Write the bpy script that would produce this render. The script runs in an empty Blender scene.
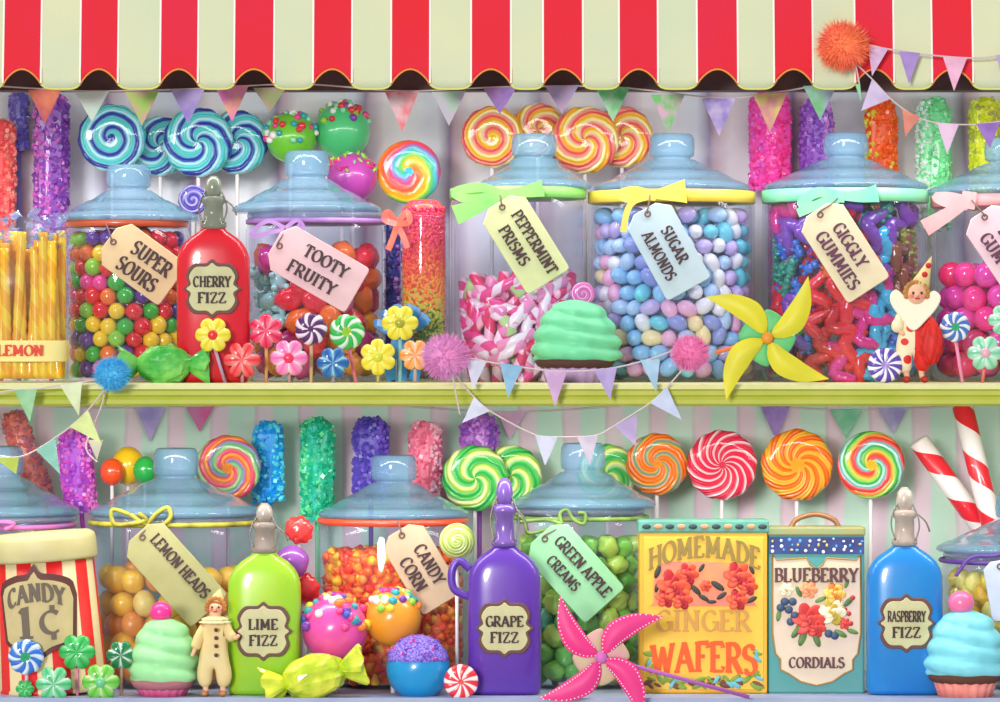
import bpy, math, random
from mathutils import Vector, Matrix, noise as mnoise
random.seed(11)
C = bpy.context.scene.collection
PI = math.pi
S = 0.0012            # metres per unit: one unit is one photo pixel on the plane of the shelf
D = 4200.0            # camera distance to that plane, same units
ZU, ZL = -31.5, -342.0   # heights of the two shelf surfaces
def K(d): return (D + d) / D
def W(px, py, d): k = K(d); return Vector(((px-500)*k, d, (351-py)*k))
def base_py(d, z): return 351 - z / K(d)
R_ = math.radians

# ------------------------------------------------------------------ materials
def lin(c):
    r = []
    for v in c[:3]:
        v = v/255.0
        r.append(v/12.92 if v <= 0.04045 else ((v+0.055)/1.055)**2.4)
    return (r[0], r[1], r[2], 1.0)
_m = {}
def newmat(key):
    m = bpy.data.materials.new(key); m.use_nodes = True
    nt = m.node_tree; b = nt.nodes['Principled BSDF']
    return m, nt, b
def mat(key, rgb, rough=.4, coat=0.0, metal=0.0, alt=None, nscale=60, bump=0.0, bscale=200, sss=0.0, trans=0.0, spec=.5, contrast=.25):
    if key in _m: return _m[key]
    m, nt, b = newmat(key)
    b.inputs['Base Color'].default_value = lin(rgb)
    b.inputs['Roughness'].default_value = rough
    b.inputs['Metallic'].default_value = metal
    b.inputs['Coat Weight'].default_value = coat
    b.inputs['Specular IOR Level'].default_value = spec
    if trans: b.inputs['Transmission Weight'].default_value = trans
    if sss:
        b.inputs['Subsurface Weight'].default_value = sss
        b.inputs['Subsurface Scale'].default_value = .006
    if alt or bump:
        tc = nt.nodes.new('ShaderNodeTexCoord')
    if alt:
        n = nt.nodes.new('ShaderNodeTexNoise'); n.inputs['Scale'].default_value = nscale; n.inputs['Detail'].default_value = 4
        nt.links.new(tc.outputs['Object'], n.inputs['Vector'])
        cr = nt.nodes.new('ShaderNodeValToRGB')
        cr.color_ramp.elements[0].position = .5-contrast; cr.color_ramp.elements[0].color = lin(rgb)
        cr.color_ramp.elements[1].position = .5+contrast; cr.color_ramp.elements[1].color = lin(alt)
        nt.links.new(n.outputs['Fac'], cr.inputs['Fac']); nt.links.new(cr.outputs['Color'], b.inputs['Base Color'])
    if bump:
        n2 = nt.nodes.new('ShaderNodeTexNoise'); n2.inputs['Scale'].default_value = bscale; n2.inputs['Detail'].default_value = 3
        nt.links.new(tc.outputs['Object'], n2.inputs['Vector'])
        bp = nt.nodes.new('ShaderNodeBump'); bp.inputs['Strength'].default_value = bump; bp.inputs['Distance'].default_value = .002
        nt.links.new(n2.outputs['Fac'], bp.inputs['Height']); nt.links.new(bp.outputs['Normal'], b.inputs['Normal'])
    _m[key] = m
    return m
def glass(key, tint=(225, 238, 248), body=(190, 215, 235), haze=.10, rough=.04):
    if key in _m: return _m[key]
    m, nt, b = newmat(key)
    nt.nodes.remove(b)
    out = nt.nodes['Material Output']
    t = nt.nodes.new('ShaderNodeBsdfTransparent'); t.inputs['Color'].default_value = lin(tint)
    g = nt.nodes.new('ShaderNodeBsdfGlossy'); g.inputs['Color'].default_value = (1, 1, 1, 1); g.inputs['Roughness'].default_value = rough
    df = nt.nodes.new('ShaderNodeBsdfDiffuse'); df.inputs['Color'].default_value = lin(body)
    lw = nt.nodes.new('ShaderNodeLayerWeight'); lw.inputs['Blend'].default_value = .5
    frv = N(nt, 'ADD', N(nt, 'MULTIPLY', N(nt, 'POWER', lw.outputs['Facing'], 4.0), .6), .022)
    mx = nt.nodes.new('ShaderNodeMixShader'); mx.inputs[0].default_value = haze
    nt.links.new(t.outputs[0], mx.inputs[1]); nt.links.new(df.outputs[0], mx.inputs[2])
    m2 = nt.nodes.new('ShaderNodeMixShader')
    nt.links.new(frv, m2.inputs[0]); nt.links.new(mx.outputs[0], m2.inputs[1]); nt.links.new(g.outputs[0], m2.inputs[2])
    nt.links.new(m2.outputs[0], out.inputs['Surface'])
    _m[key] = m
    return m
def N(nt, op, a, b=None):
    n = nt.nodes.new('ShaderNodeMath'); n.operation = op
    for i, v in enumerate((a, b)):
        if v is None: continue
        if isinstance(v, (int, float)): n.inputs[i].default_value = v
        else: nt.links.new(v, n.inputs[i])
    return n.outputs[0]
def radial(key, Rr, n, twist, stops, center=None, bump=.5, rough=.25, curve=1.0):
    """candy whose colours run in arms or rings about its own axis"""
    if key in _m: return _m[key]
    m, nt, b = newmat(key)
    tc = nt.nodes.new('ShaderNodeTexCoord'); sp = nt.nodes.new('ShaderNodeSeparateXYZ')
    nt.links.new(tc.outputs['Object'], sp.inputs[0])
    x, z = sp.outputs['X'], sp.outputs['Z']
    nz = nt.nodes.new('ShaderNodeTexNoise'); nz.inputs['Scale'].default_value = 45; nt.links.new(tc.outputs['Object'], nz.inputs['Vector'])
    th = N(nt, 'DIVIDE', N(nt, 'ARCTAN2', z, x), 2*PI)
    r = N(nt, 'DIVIDE', N(nt, 'SQRT', N(nt, 'ADD', N(nt, 'MULTIPLY', x, x), N(nt, 'MULTIPLY', z, z))), Rr*S)
    rc = N(nt, 'POWER', r, curve)
    wob = N(nt, 'MULTIPLY', N(nt, 'SUBTRACT', nz.outputs['Fac'], .5), .35)
    f = N(nt, 'FRACT', N(nt, 'ADD', N(nt, 'ADD', N(nt, 'MULTIPLY', th, n), N(nt, 'MULTIPLY', rc, twist)), N(nt, 'ADD', wob, 20)))
    cr = nt.nodes.new('ShaderNodeValToRGB'); e = cr.color_ramp.elements
    while len(e) < len(stops): e.new(.5)
    for i, (p, c) in enumerate(stops): e[i].position = p; e[i].color = lin(c)
    nt.links.new(f, cr.inputs['Fac'])
    col = cr.outputs['Color']
    if center:
        mx = nt.nodes.new('ShaderNodeMix'); mx.data_type = 'RGBA'
        nt.links.new(N(nt, 'LESS_THAN', r, center[1]), mx.inputs[0])
        nt.links.new(col, mx.inputs[6]); mx.inputs[7].default_value = lin(center[0]); col = mx.outputs[2]
    nt.links.new(col, b.inputs['Base Color'])
    b.inputs['Roughness'].default_value = rough; b.inputs['Coat Weight'].default_value = .4
    if bump:
        h = N(nt, 'ABSOLUTE', N(nt, 'SINE', N(nt, 'MULTIPLY', f, PI*max(1, len(stops)//2))))
        bp = nt.nodes.new('ShaderNodeBump'); bp.inputs['Strength'].default_value = bump; bp.inputs['Distance'].default_value = .003
        nt.links.new(h, bp.inputs['Height']); nt.links.new(bp.outputs['Normal'], b.inputs['Normal'])
    _m[key] = m
    return m
def helix(key, pitch, c1, c2, duty=.5, rough=.3):
    """stripes winding about the object's own z axis"""
    if key in _m: return _m[key]
    m, nt, b = newmat(key)
    tc = nt.nodes.new('ShaderNodeTexCoord'); sp = nt.nodes.new('ShaderNodeSeparateXYZ')
    nt.links.new(tc.outputs['Object'], sp.inputs[0])
    th = N(nt, 'DIVIDE', N(nt, 'ARCTAN2', sp.outputs['Y'], sp.outputs['X']), 2*PI)
    f = N(nt, 'FRACT', N(nt, 'ADD', N(nt, 'ADD', th, N(nt, 'DIVIDE', sp.outputs['Z'], pitch*S)), 20))
    mx = nt.nodes.new('ShaderNodeMix'); mx.data_type = 'RGBA'
    nt.links.new(N(nt, 'LESS_THAN', f, duty), mx.inputs[0])
    mx.inputs[6].default_value = lin(c2); mx.inputs[7].default_value = lin(c1)
    nt.links.new(mx.outputs[2], b.inputs['Base Color'])
    b.inputs['Roughness'].default_value = rough; b.inputs['Coat Weight'].default_value = .5
    _m[key] = m
    return m
def stripes(key, period, cols, noise_c=None, rough=.8, nscale=8):
    """vertical wallpaper stripes along object x"""
    m, nt, b = newmat(key)
    tc = nt.nodes.new('ShaderNodeTexCoord'); sp = nt.nodes.new('ShaderNodeSeparateXYZ')
    nt.links.new(tc.outputs['Object'], sp.inputs[0])
    nz = nt.nodes.new('ShaderNodeTexNoise'); nz.inputs['Scale'].default_value = nscale; nz.inputs['Detail'].default_value = 5
    nt.links.new(tc.outputs['Object'], nz.inputs['Vector'])
    f = N(nt, 'FRACT', N(nt, 'ADD', N(nt, 'ADD', N(nt, 'DIVIDE', sp.outputs['X'], period*S), 50), N(nt, 'MULTIPLY', nz.outputs['Fac'], .25)))
    cr = nt.nodes.new('ShaderNodeValToRGB'); e = cr.color_ramp.elements
    while len(e) < len(cols): e.new(.5)
    for i, (p, c) in enumerate(cols): e[i].position = p; e[i].color = lin(c)
    nt.links.new(f, cr.inputs['Fac'])
    col = cr.outputs['Color']
    if noise_c:
        n2 = nt.nodes.new('ShaderNodeTexNoise'); n2.inputs['Scale'].default_value = 14; n2.inputs['Detail'].default_value = 3
        nt.links.new(tc.outputs['Object'], n2.inputs['Vector'])
        r2 = nt.nodes.new('ShaderNodeValToRGB'); r2.color_ramp.elements[0].position = .5; r2.color_ramp.elements[1].position = .72
        r2.color_ramp.elements[0].color = (0, 0, 0, 1); r2.color_ramp.elements[1].color = (.7, .7, .7, 1)
        nt.links.new(n2.outputs['Fac'], r2.inputs['Fac'])
        mx = nt.nodes.new('ShaderNodeMix'); mx.data_type = 'RGBA'
        nt.links.new(r2.outputs['Color'], mx.inputs[0]); nt.links.new(col, mx.inputs[6]); mx.inputs[7].default_value = lin(noise_c); col = mx.outputs[2]
    nt.links.new(col, b.inputs['Base Color']); b.inputs['Roughness'].default_value = rough
    return m

# ------------------------------------------------------------------ mesh kit (units)
class MB:
    def __init__(s): s.v = []; s.f = []; s.mi = []
    def add(s, vs, fs, mi=0, M=None):
        o = len(s.v)
        s.v += [tuple(M @ Vector(v)) if M else tuple(v) for v in vs]
        s.f += [tuple(i+o for i in f) for f in fs]; s.mi += [mi]*len(fs)
        return s
def T(x, y, z): return Matrix.Translation((x, y, z))
def RX(a): return Matrix.Rotation(a, 4, 'X')
def RY(a): return Matrix.Rotation(a, 4, 'Y')
def RZ(a): return Matrix.Rotation(a, 4, 'Z')
def lathe(mb, prof, seg=32, M=None, mi=0, fn=None, axis='z', close=False):
    vs, fs = [], []
    n = len(prof)
    for (r, z) in prof:
        for i in range(seg):
            a = 2*PI*i/seg; rr = r*(fn(a, z) if fn else 1)
            p = (rr*math.cos(a), rr*math.sin(a), z)
            vs.append(p if axis == 'z' else (p[0], z, p[1]))
    rng = n if close else n-1
    for j in range(rng):
        j2 = (j+1) % n
        for i in range(seg):
            i2 = (i+1) % seg
            fs.append((j*seg+i, j*seg+i2, j2*seg+i2, j2*seg+i))
    if not close:
        if prof[0][0] > 1e-6: fs.append(tuple(range(seg-1, -1, -1)))
        if prof[-1][0] > 1e-6: fs.append(tuple((n-1)*seg+i for i in range(seg)))
    mb.add(vs, fs, mi, M); return mb
def ellip(mb, rx, ry, rz, M=None, mi=0, seg=16, rings=9, fn=None):
    vs = [(0, 0, -rz)]; fs = []
    for j in range(1, rings):
        p = PI*j/rings
        for i in range(seg):
            a = 2*PI*i/seg
            v = (math.sin(p)*math.cos(a), math.sin(p)*math.sin(a), -math.cos(p))
            k = fn(Vector(v)) if fn else 1
            vs.append((rx*v[0]*k, ry*v[1]*k, rz*v[2]*k))
    vs.append((0, 0, rz)); e = len(vs)-1
    for i in range(seg):
        i2 = (i+1) % seg
        fs.append((0, 1+i2, 1+i)); fs.append((e, e-seg+i, e-seg+i2))
        for j in range(rings-2):
            a = 1+j*seg
            fs.append((a+i, a+i2, a+seg+i2, a+seg+i))
    mb.add(vs, fs, mi, M); return mb
def box(mb, x0, x1, y0, y1, z0, z1, mi=0, M=None):
    vs = [(x, y, z) for x in (x0, x1) for y in (y0, y1) for z in (z0, z1)]
    fs = [(0, 1, 3, 2), (4, 6, 7, 5), (0, 4, 5, 1), (2, 3, 7, 6), (0, 2, 6, 4), (1, 5, 7, 3)]
    mb.add(vs, fs, mi, M); return mb
def prism(mb, out, y0, y1, mi=0, M=None, bev=0):
    """outline (x,z) extruded from y0 (front) to y1 (back); bev insets the front edge"""
    n = len(out); vs = []; fs = []
    ar = sum(out[i][0]*out[(i+1) % n][1]-out[(i+1) % n][0]*out[i][1] for i in range(n))
    if ar < 0: out = out[::-1]
    cx = sum(p[0] for p in out)/n; cz = sum(p[1] for p in out)/n
    rings = []
    if bev:
        rings.append(([(p[0]+(cx-p[0])*bev/max(1e-6, math.hypot(cx-p[0], cz-p[1])), p[1]+(cz-p[1])*bev/max(1e-6, math.hypot(cx-p[0], cz-p[1]))) for p in out], y0))
        rings.append((out, y0+min(bev, abs(y1-y0)*.45)))
    else: rings.append((out, y0))
    rings.append((out, y1))
    for o, y in rings: vs += [(p[0], y, p[1]) for p in o]
    fs.append(tuple(range(n)))
    for j in range(len(rings)-1):
        for i in range(n):
            i2 = (i+1) % n
            fs.append((j*n+i, (j+1)*n+i, (j+1)*n+i2, j*n+i2))
    fs.append(tuple((len(rings)-1)*n+i for i in range(n-1, -1, -1)))
    mb.add(vs, fs, mi, M); return mb
def puff(mb, out, t, back=.5, mi=0, M=None, rings=6, cx=0, cz=0, dish=0):
    """cushion over a star-shaped outline, bulging to -y by t"""
    n = len(out); vs = []; fs = []
    ss = [math.sin(PI/2*(1-j/rings)) for j in range(rings)]
    for j in range(-2, rings):
        if j < 0: s = 1-.12*(-j-1)*1.0 if j == -1 else .86; y = t*back*(.5 if j == -1 else 1)
        else: s = ss[j]; y = -t*math.sqrt(max(0, 1-s*s)) + dish*(1-s)**2
        if j == -1: s = .97
        for p in out: vs.append((cx+(p[0]-cx)*s, y, cz+(p[1]-cz)*s))
    L = rings+2
    vs.append((cx, -t+dish, cz))
    for j in range(L-1):
        for i in range(n):
            i2 = (i+1) % n; fs.append((j*n+i, (j+1)*n+i, (j+1)*n+i2, j*n+i2)[::-1])
    e = len(vs)-1
    for i in range(n): fs.append(((L-1)*n+i, e, (L-1)*n+(i+1) % n)[::-1])
    fs.append(tuple(range(n))[::-1])
    mb.add(vs, fs, mi, M); return mb
def tube(mb, pts, rad, seg=8, mi=0, M=None, closed=False):
    pts = [Vector(p) for p in pts]; n = len(pts)
    rf = rad if callable(rad) else (lambda t: rad)
    vs, fs = [], []
    up = Vector((0, 1, 0)); pn = None
    for i, p in enumerate(pts):
        if closed: d = pts[(i+1) % n]-pts[i-1]
        else: d = pts[min(n-1, i+1)]-pts[max(0, i-1)]
        d = d.normalized() if d.length > 1e-9 else Vector((0, 0, 1))
        if pn is None:
            pn = d.cross(up)
            if pn.length < .05: pn = d.cross(Vector((1, 0, 0)))
        pn = (pn - d*pn.dot(d)).normalized(); b = d.cross(pn)
        r = rf(i/max(1, n-1))
        for k in range(seg):
            a = 2*PI*k/seg
            vs.append(p+(pn*math.cos(a)+b*math.sin(a))*r)
    rng = n if closed else n-1
    for j in range(rng):
        j2 = (j+1) % n
        for i in range(seg):
            i2 = (i+1) % seg; fs.append((j*seg+i, j*seg+i2, j2*seg+i2, j2*seg+i)[::-1])
    if not closed:
        fs.append(tuple(range(seg))); fs.append(tuple((n-1)*seg+i for i in range(seg-1, -1, -1)))
    mb.add([tuple(v) for v in vs], fs, mi, M); return mb
def strip(mb, pts, w, t=1.2, mi=0, M=None):
    """ribbon: pts (x,y,z); width lies across the path in the xz plane, thickness along y"""
    pts = [Vector(p) for p in pts]; n = len(pts); vs, fs = [], []
    wf = w if callable(w) else (lambda q: w)
    for i, p in enumerate(pts):
        d = pts[min(n-1, i+1)]-pts[max(0, i-1)]; d = Vector((d.x, 0, d.z))
        d = d.normalized() if d.length > 1e-6 else Vector((1, 0, 0))
        q = Vector((-d.z, 0, d.x))*wf(i/(n-1))/2
        for a, b in ((q, -t/2), (-q, -t/2), (-q, t/2), (q, t/2)): vs.append(tuple(p+a+Vector((0, b, 0))))
    for j in range(n-1):
        for i in range(4):
            i2 = (i+1) % 4; fs.append((j*4+i, j*4+i2, j*4+4+i2, j*4+4+i))
    fs.append((3, 2, 1, 0)); e = (n-1)*4; fs.append((e, e+1, e+2, e+3))
    mb.add(vs, fs, mi, M); return mb
def smoothpts(pts, k=6, closed=False):
    pts = [Vector(p) for p in pts]; n = len(pts); out = []
    rng = n if closed else n-1
    for i in range(rng):
        g = (lambda q: pts[q % n]) if closed else (lambda q: pts[max(0, min(n-1, q))])
        a, b, c, d = g(i-1), g(i), g(i+1), g(i+2)
        for j in range(k):
            t = j/k
            out.append(.5*((2*b)+(c-a)*t+(2*a-5*b+4*c-d)*t*t+(3*b-a-3*c+d)*t**3))
    if not closed: out.append(pts[-1])
    return out
def sm2(pts, k=5, closed=True):
    return [(p.x, p.y) for p in smoothpts([(a, b, 0) for a, b in pts], k, closed)]

def build(name, mb, mats, parent=None, smooth=True, bevel=0):
    me = bpy.data.meshes.new(name)
    me.from_pydata([(x*S, y*S, z*S) for x, y, z in mb.v], [], mb.f)
    if not isinstance(mats, (list, tuple)): mats = [mats]
    for m in mats: me.materials.append(m)
    me.polygons.foreach_set('material_index', mb.mi)
    me.polygons.foreach_set('use_smooth', [smooth]*len(mb.f))
    me.update(); me.validate()
    o = bpy.data.objects.new(name, me); C.objects.link(o)
    if parent is not None: o.parent = parent
    if bevel:
        b = o.modifiers.new('Bevel', 'BEVEL'); b.width = bevel*S; b.segments = 2
    return o
def tag(o, label, cat, group=None):
    o['label'] = label; o['category'] = cat
    if group: o['group'] = group
    return o
def struct(o): o['kind'] = 'structure'; return o
def put(o, px, py, d, rot=None, sc=1):
    o.location = W(px, py, d)*S; k = K(d)*sc; o.scale = (k, k, k)
    if rot is not None: o.rotation_euler = rot
    return o
def thing(name, label, cat, px, py, d, group=None, rot=None):
    o = bpy.data.objects.new(name, None); C.objects.link(o); o.empty_display_size = .01
    put(o, px, py, d, rot); return tag(o, label, cat, group)
def dup(o, parent=None):
    c = o.copy(); C.objects.link(c); c.parent = parent
    for ch in list(o.children): dup(ch, c)
    return c
def arc(cx, cy, rx, ry, a0, a1, n=14): return [(cx+rx*math.cos(R_(a0+(a1-a0)*i/n)), cy+ry*math.sin(R_(a0+(a1-a0)*i/n))) for i in range(n+1)]
GL = {  # advance, pen strokes, serif slabs (x, y, width)
 'A': (.92, [[(.1, 0), (.44, 1)], [(.44, 1), (.8, 0)], [(.2, .34), (.7, .34)]], [(.1, 0, .26), (.8, 0, .3), (.42, 1, .2)]),
 'B': (.76, [[(.18, 0), (.18, 1)], [(.18, 1)]+arc(.36, .76, .26, .24, 90, -90)+[(.18, .52)], [(.18, .52)]+arc(.38, .26, .3, .26, 90, -90)+[(.18, 0)]], [(.15, 0, .24), (.15, 1, .24)]),
 'C': (.8, [arc(.44, .5, .34, .5, 48, 312, 20)], [(.68, .84, .1), (.68, .16, .1)]),
 'D': (.86, [[(.18, 0), (.18, 1)], [(.18, 1)]+arc(.34, .5, .42, .5, 90, -90, 18)+[(.18, 0)]], [(.15, 0, .24), (.15, 1, .24)]),
 'E': (.74, [[(.18, 0), (.18, 1)], [(.18, 1), (.62, 1), (.64, .84)], [(.18, .52), (.5, .52)], [(.18, 0), (.64, 0), (.66, .18)]], [(.15, 0, .24), (.15, 1, .24)]),
 'F': (.7, [[(.18, 0), (.18, 1)], [(.18, 1), (.62, 1), (.64, .82)], [(.18, .52), (.5, .52)]], [(.18, 0, .34), (.15, 1, .24)]),
 'G': (.84, [arc(.44, .5, .34, .5, 48, 340, 20), [(.76, .02), (.76, .42)]], [(.7, .44, .3), (.68, .84, .1)]),
 'H': (.92, [[(.2, 0), (.2, 1)], [(.74, 0), (.74, 1)], [(.2, .52), (.74, .52)]], [(.2, 0, .32), (.2, 1, .32), (.74, 0, .32), (.74, 1, .32)]),
 'I': (.42, [[(.21, 0), (.21, 1)]], [(.21, 0, .34), (.21, 1, .34)]),
 'L': (.7, [[(.18, 0), (.18, 1)], [(.18, 0), (.62, 0), (.64, .22)]], [(.18, 1, .34), (.15, 0, .24)]),
 'M': (1.08, [[(.2, 0), (.22, 1)], [(.22, 1), (.53, .16)], [(.53, .16), (.84, 1)], [(.84, 1), (.88, 0)]], [(.2, 0, .28), (.16, 1, .22), (.9, 1, .22), (.88, 0, .32)]),
 'N': (.94, [[(.2, 0), (.2, 1)], [(.2, 1), (.74, 0)], [(.74, 0), (.74, 1)]], [(.2, 0, .3), (.14, 1, .24), (.74, 1, .3)]),
 'O': (.9, [arc(.45, .5, .36, .5, 0, 360, 26)], []),
 'P': (.74, [[(.18, 0), (.18, 1)], [(.18, 1)]+arc(.36, .73, .3, .27, 90, -90)+[(.18, .46)]], [(.18, 0, .36), (.15, 1, .24)]),
 'R': (.82, [[(.18, 0), (.18, 1)], [(.18, 1)]+arc(.36, .74, .28, .26, 90, -90)+[(.18, .48)], [(.38, .48), (.72, 0)]], [(.18, 0, .32), (.15, 1, .24), (.76, 0, .2)]),
 'S': (.7, [arc(.35, .74, .24, .26, 40, 250, 12)[:-2]+arc(.35, .26, .26, .26, 80, -140, 14)], [(.54, .88, .08), (.14, .12, .08)]),
 'T': (.8, [[(.4, 0), (.4, 1)], [(.08, .8), (.1, 1), (.7, 1), (.72, .8)]], [(.4, 0, .34)]),
 'U': (.9, [[(.2, 1), (.2, .3)]+arc(.45, .3, .25, .3, 180, 360, 12)+[(.7, .3), (.7, 1)]], [(.2, 1, .34), (.7, 1, .3)]),
 'W': (1.16, [[(.12, 1), (.36, 0)], [(.36, 0), (.58, .86)], [(.58, .86), (.8, 0)], [(.8, 0), (1.04, 1)]], [(.12, 1, .3), (1.04, 1, .26), (.58, .9, .2)]),
 'Y': (.84, [[(.12, 1), (.42, .48)], [(.74, 1), (.42, .48)], [(.42, .48), (.42, 0)]], [(.12, 1, .28), (.74, 1, .26), (.42, 0, .34)]),
 'Z': (.76, [[(.12, .8), (.12, 1), (.64, 1)], [(.64, 1), (.12, 0)], [(.12, 0), (.66, 0), (.68, .2)]], []),
 '1': (.5, [[(.08, .8), (.26, 1), (.26, 0)]], [(.26, 0, .42)]),
 '\u00a2': (.76, [arc(.4, .46, .34, .36, 50, 310, 18), [(.44, .8), (.44, 1.02)], [(.44, -.12), (.44, .12)]], []),
 ' ': (.34, [], [])}
def text(body, w, h, M=None, y=-1, t=1.2, arc=0, bold=0):
    """upright serif lettering facing -y, fitted to w x h, centred on the origin"""
    x = 0; quads = []; thick, thin = .19+bold*3, .07+bold
    for ch in body:
        adv, strokes, slabs = GL[ch]
        for st in strokes:
            n = len(st); L = []; Rr = []
            for i, p in enumerate(st):
                a, b = st[max(0, i-1)], st[min(n-1, i+1)]
                dx, dy = b[0]-a[0], b[1]-a[1]; q = math.hypot(dx, dy) or 1; dx /= q; dy /= q
                wd = thin+(thick-thin)*min(1, abs(dx*.42-dy*.91))**1.5
                L.append((x+p[0]-dy*wd/2, p[1]+dx*wd/2)); Rr.append((x+p[0]+dy*wd/2, p[1]-dx*wd/2))
            for i in range(n-1): quads.append((L[i], Rr[i], Rr[i+1], L[i+1]))
        for (sx, sy, sw) in slabs:
            e = .045
            quads.append(((x+sx-sw/2, sy-e), (x+sx+sw/2, sy-e), (x+sx+sw/2, sy+e), (x+sx-sw/2, sy+e)))
        x += adv
    x0 = min(p[0] for q in quads for p in q); x1 = max(p[0] for q in quads for p in q)
    mb = MB()
    for qi, q in enumerate(quads):
        ye = y-.012*qi; pp = []
        for (px_, pz_) in q:
            X = ((px_-x0)/(x1-x0)-.5)*w; pp.append((X, (pz_-.5)*h+arc*(1-(2*X/w)**2)))
        mb.add([(a, ye, b) for a, b in pp]+[(a, y+t-.004*qi, b) for a, b in pp], [(0, 1, 2, 3), (7, 6, 5, 4), (0, 4, 5, 1), (1, 5, 6, 2), (2, 6, 7, 3), (3, 7, 4, 0)], 0, M)
    return mb

# ------------------------------------------------------------------ setting
XW = 760
def quadbox(x0, x1, y0, y1, z0, z1): return box(MB(), x0, x1, y0, y1, z0, z1)
mw_u = stripes('upper_wallpaper', 92, [(0, (240, 242, 250)), (.4, (226, 232, 246)), (.54, (150, 132, 166)), (.6, (206, 180, 198)), (.78, (244, 238, 246)), (1, (240, 242, 250))], (206, 214, 236))
mw_l = stripes('lower_wallpaper', 47, [(0, (188, 222, 204)), (.5, (196, 226, 208)), (.56, (205, 190, 200)), (.64, (226, 200, 214)), (.9, (222, 204, 214)), (1, (188, 222, 204))], (222, 226, 222))
wb = MB(); box(wb, -XW, XW, 300, 315, -20, 420, 0); box(wb, -XW, XW, 300, 315, -360, -20, 1)
struct(build('wall_back', wb, [mw_u, mw_l], smooth=False))
cabinet = mat('side_cream', (214, 208, 190), .6)
for nm, x0, x1 in (('wall_left', -XW-15, -XW), ('wall_right', XW, XW+15)):
    struct(build(nm, quadbox(x0, x1, -60, 315, -420, 420), cabinet, smooth=False))
struct(build('ceiling', quadbox(-XW, XW, -60, 315, 300, 312), cabinet, smooth=False))
# dark brown board behind the awning; its colour stands in for the shade there
struct(build('shade_board_1', quadbox(-XW, XW, -40, -10, 258, 330), mat('awning_shade_brown', (96, 62, 60), .6, alt=(60, 38, 44), nscale=30), smooth=False))
# lower ledge
led = MB(); box(led, -XW, XW, -60, 300, ZL-30, ZL)
struct(build('floor', led, mat('ledge_paint', (176, 186, 214), .5, alt=(150, 160, 196), nscale=20), smooth=False))
# middle shelf
shp = [(-60, -31.5), (-64, -33), (-64.5, -37.5), (-62, -39.5), (-62, -43.5), (-59.5, -45), (-61, -48), (-61, -52), (-57, -54.5), (300, -54.5), (300, -31.5)]
sh = MB(); n = len(shp)
vs = [(-XW, y, z) for y, z in shp]+[(XW, y, z) for y, z in shp]
fs = [(i, (i+1) % n, n+(i+1) % n, n+i) for i in range(n)]+[tuple(range(n))[::-1], tuple(range(n, 2*n))]
sh.add(vs, fs)
sh.mi = [1 if i in (0, 1, n-1, n-2) else 0 for i in range(n)]+[0, 0]
so = build('candy_shelf', sh, [mat('shelf_olive', (170, 182, 44), .5, alt=(190, 192, 78), nscale=25), mat('shelf_cream', (228, 226, 168), .5, alt=(214, 214, 140), nscale=30)], smooth=False)
tag(so, 'long olive green shelf board with a cream top edge across the middle', 'shelf')

# ------------------------------------------------------------------ awning
red_c = mat('awning_red', (230, 18, 30), .75, alt=(226, 24, 62), nscale=7, bump=.15, bscale=300)
crm_c = mat('awning_cream', (222, 222, 178), .75, alt=(206, 216, 182), nscale=9, bump=.15, bscale=300)
wht_c = mat('awning_white_edge', (252, 246, 236), .75)
edges = [(-152, 0), (-113, 1), (-74, 0), (-36, 1), (3, 0)]
xs_e = [-228, -190, -152, -113, -74, -36, 3, 41, 80, 118, 160, 198, 234, 274, 313, 352, 391, 430, 471, 511, 543, 583, 619, 658, 697, 738, 774, 813, 855, 894, 932, 973, 1010, 1049, 1087, 1126, 1165, 1203]
aw = thing('striped_awning', 'red and cream striped fabric awning with scalloped edge above the candy shelves', 'awning', 500, 68, -120)
val, can, trm = MB(), MB(), MB()
zt = 0
for i in range(len(xs_e)-1):
    x0, x1 = xs_e[i]-500, xs_e[i+1]-500
    red = (i % 2 == 0); w = x1-x0
    m_ = 0 if red else 1
    # the stripe's lower edge
    pts = []
    for j in range(13):
        t = j/12; x = x0+w*t
        if red: z = -16 + 16*math.sin(PI*t)**.8 * .95
        else: z = -20.5+4.5*abs(2*t-1)**5
        pts.append((x, z))
    yw = lambda x: -1.5*math.sin((x+500)/38.7*PI)
    vs, fs = [], []
    for j, (x, z) in enumerate(pts):
        for (zz, yy) in ((0, 0), (z*.5, yw(x)*.6), (z, yw(x))): vs.append((x, yy, zz))
        for (zz, yy) in ((0, 1.6), (z*.5, yw(x)*.6+1.6), (z, yw(x)+1.6)): vs.append((x, yy, zz))
    for j in range(12):
        a, b = j*6, j*6+6
        fs += [(a, a+1, b+1, b), (a+1, a+2, b+2, b+1), (a+3, b+3, b+4, a+4), (a+4, b+4, b+5, a+5), (a+2, a+5, b+5, b+2)]
    val.add(vs, fs, m_)
    tube(trm, [(x, yw(x)+.6, z-.4) for x, z in pts], 1.0, 6, m_)
    # sloping canopy
    yk, zk = 16, 125
    can.add([(x0, 0, 0), (x1, 0, 0), (x1, yk, zk), (x0, yk, zk), (x0, 2, -1.5), (x1, 2, -1.5), (x1, yk+2, zk-1.5), (x0, yk+2, zk-1.5)],
            [(0, 1, 2, 3), (7, 6, 5, 4), (0, 4, 5, 1)], m_)
    can.add([(x0-.9, -.4, 0), (x0+.9, -.4, 0), (x0+.9, yk-.4, zk), (x0-.9, yk-.4, zk)], [(0, 1, 2, 3)], 2)
    val.add([(x0-.9, -1.6, 0), (x0-.9, -1.8, -15), (x0+.9, -1.8, -15), (x0+.9, -1.6, 0)], [(0, 1, 2, 3)], 2)
build('canopy', can, [red_c, crm_c, wht_c], aw, smooth=False)
build('valance', val, [red_c, crm_c, wht_c], aw, smooth=True)
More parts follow.
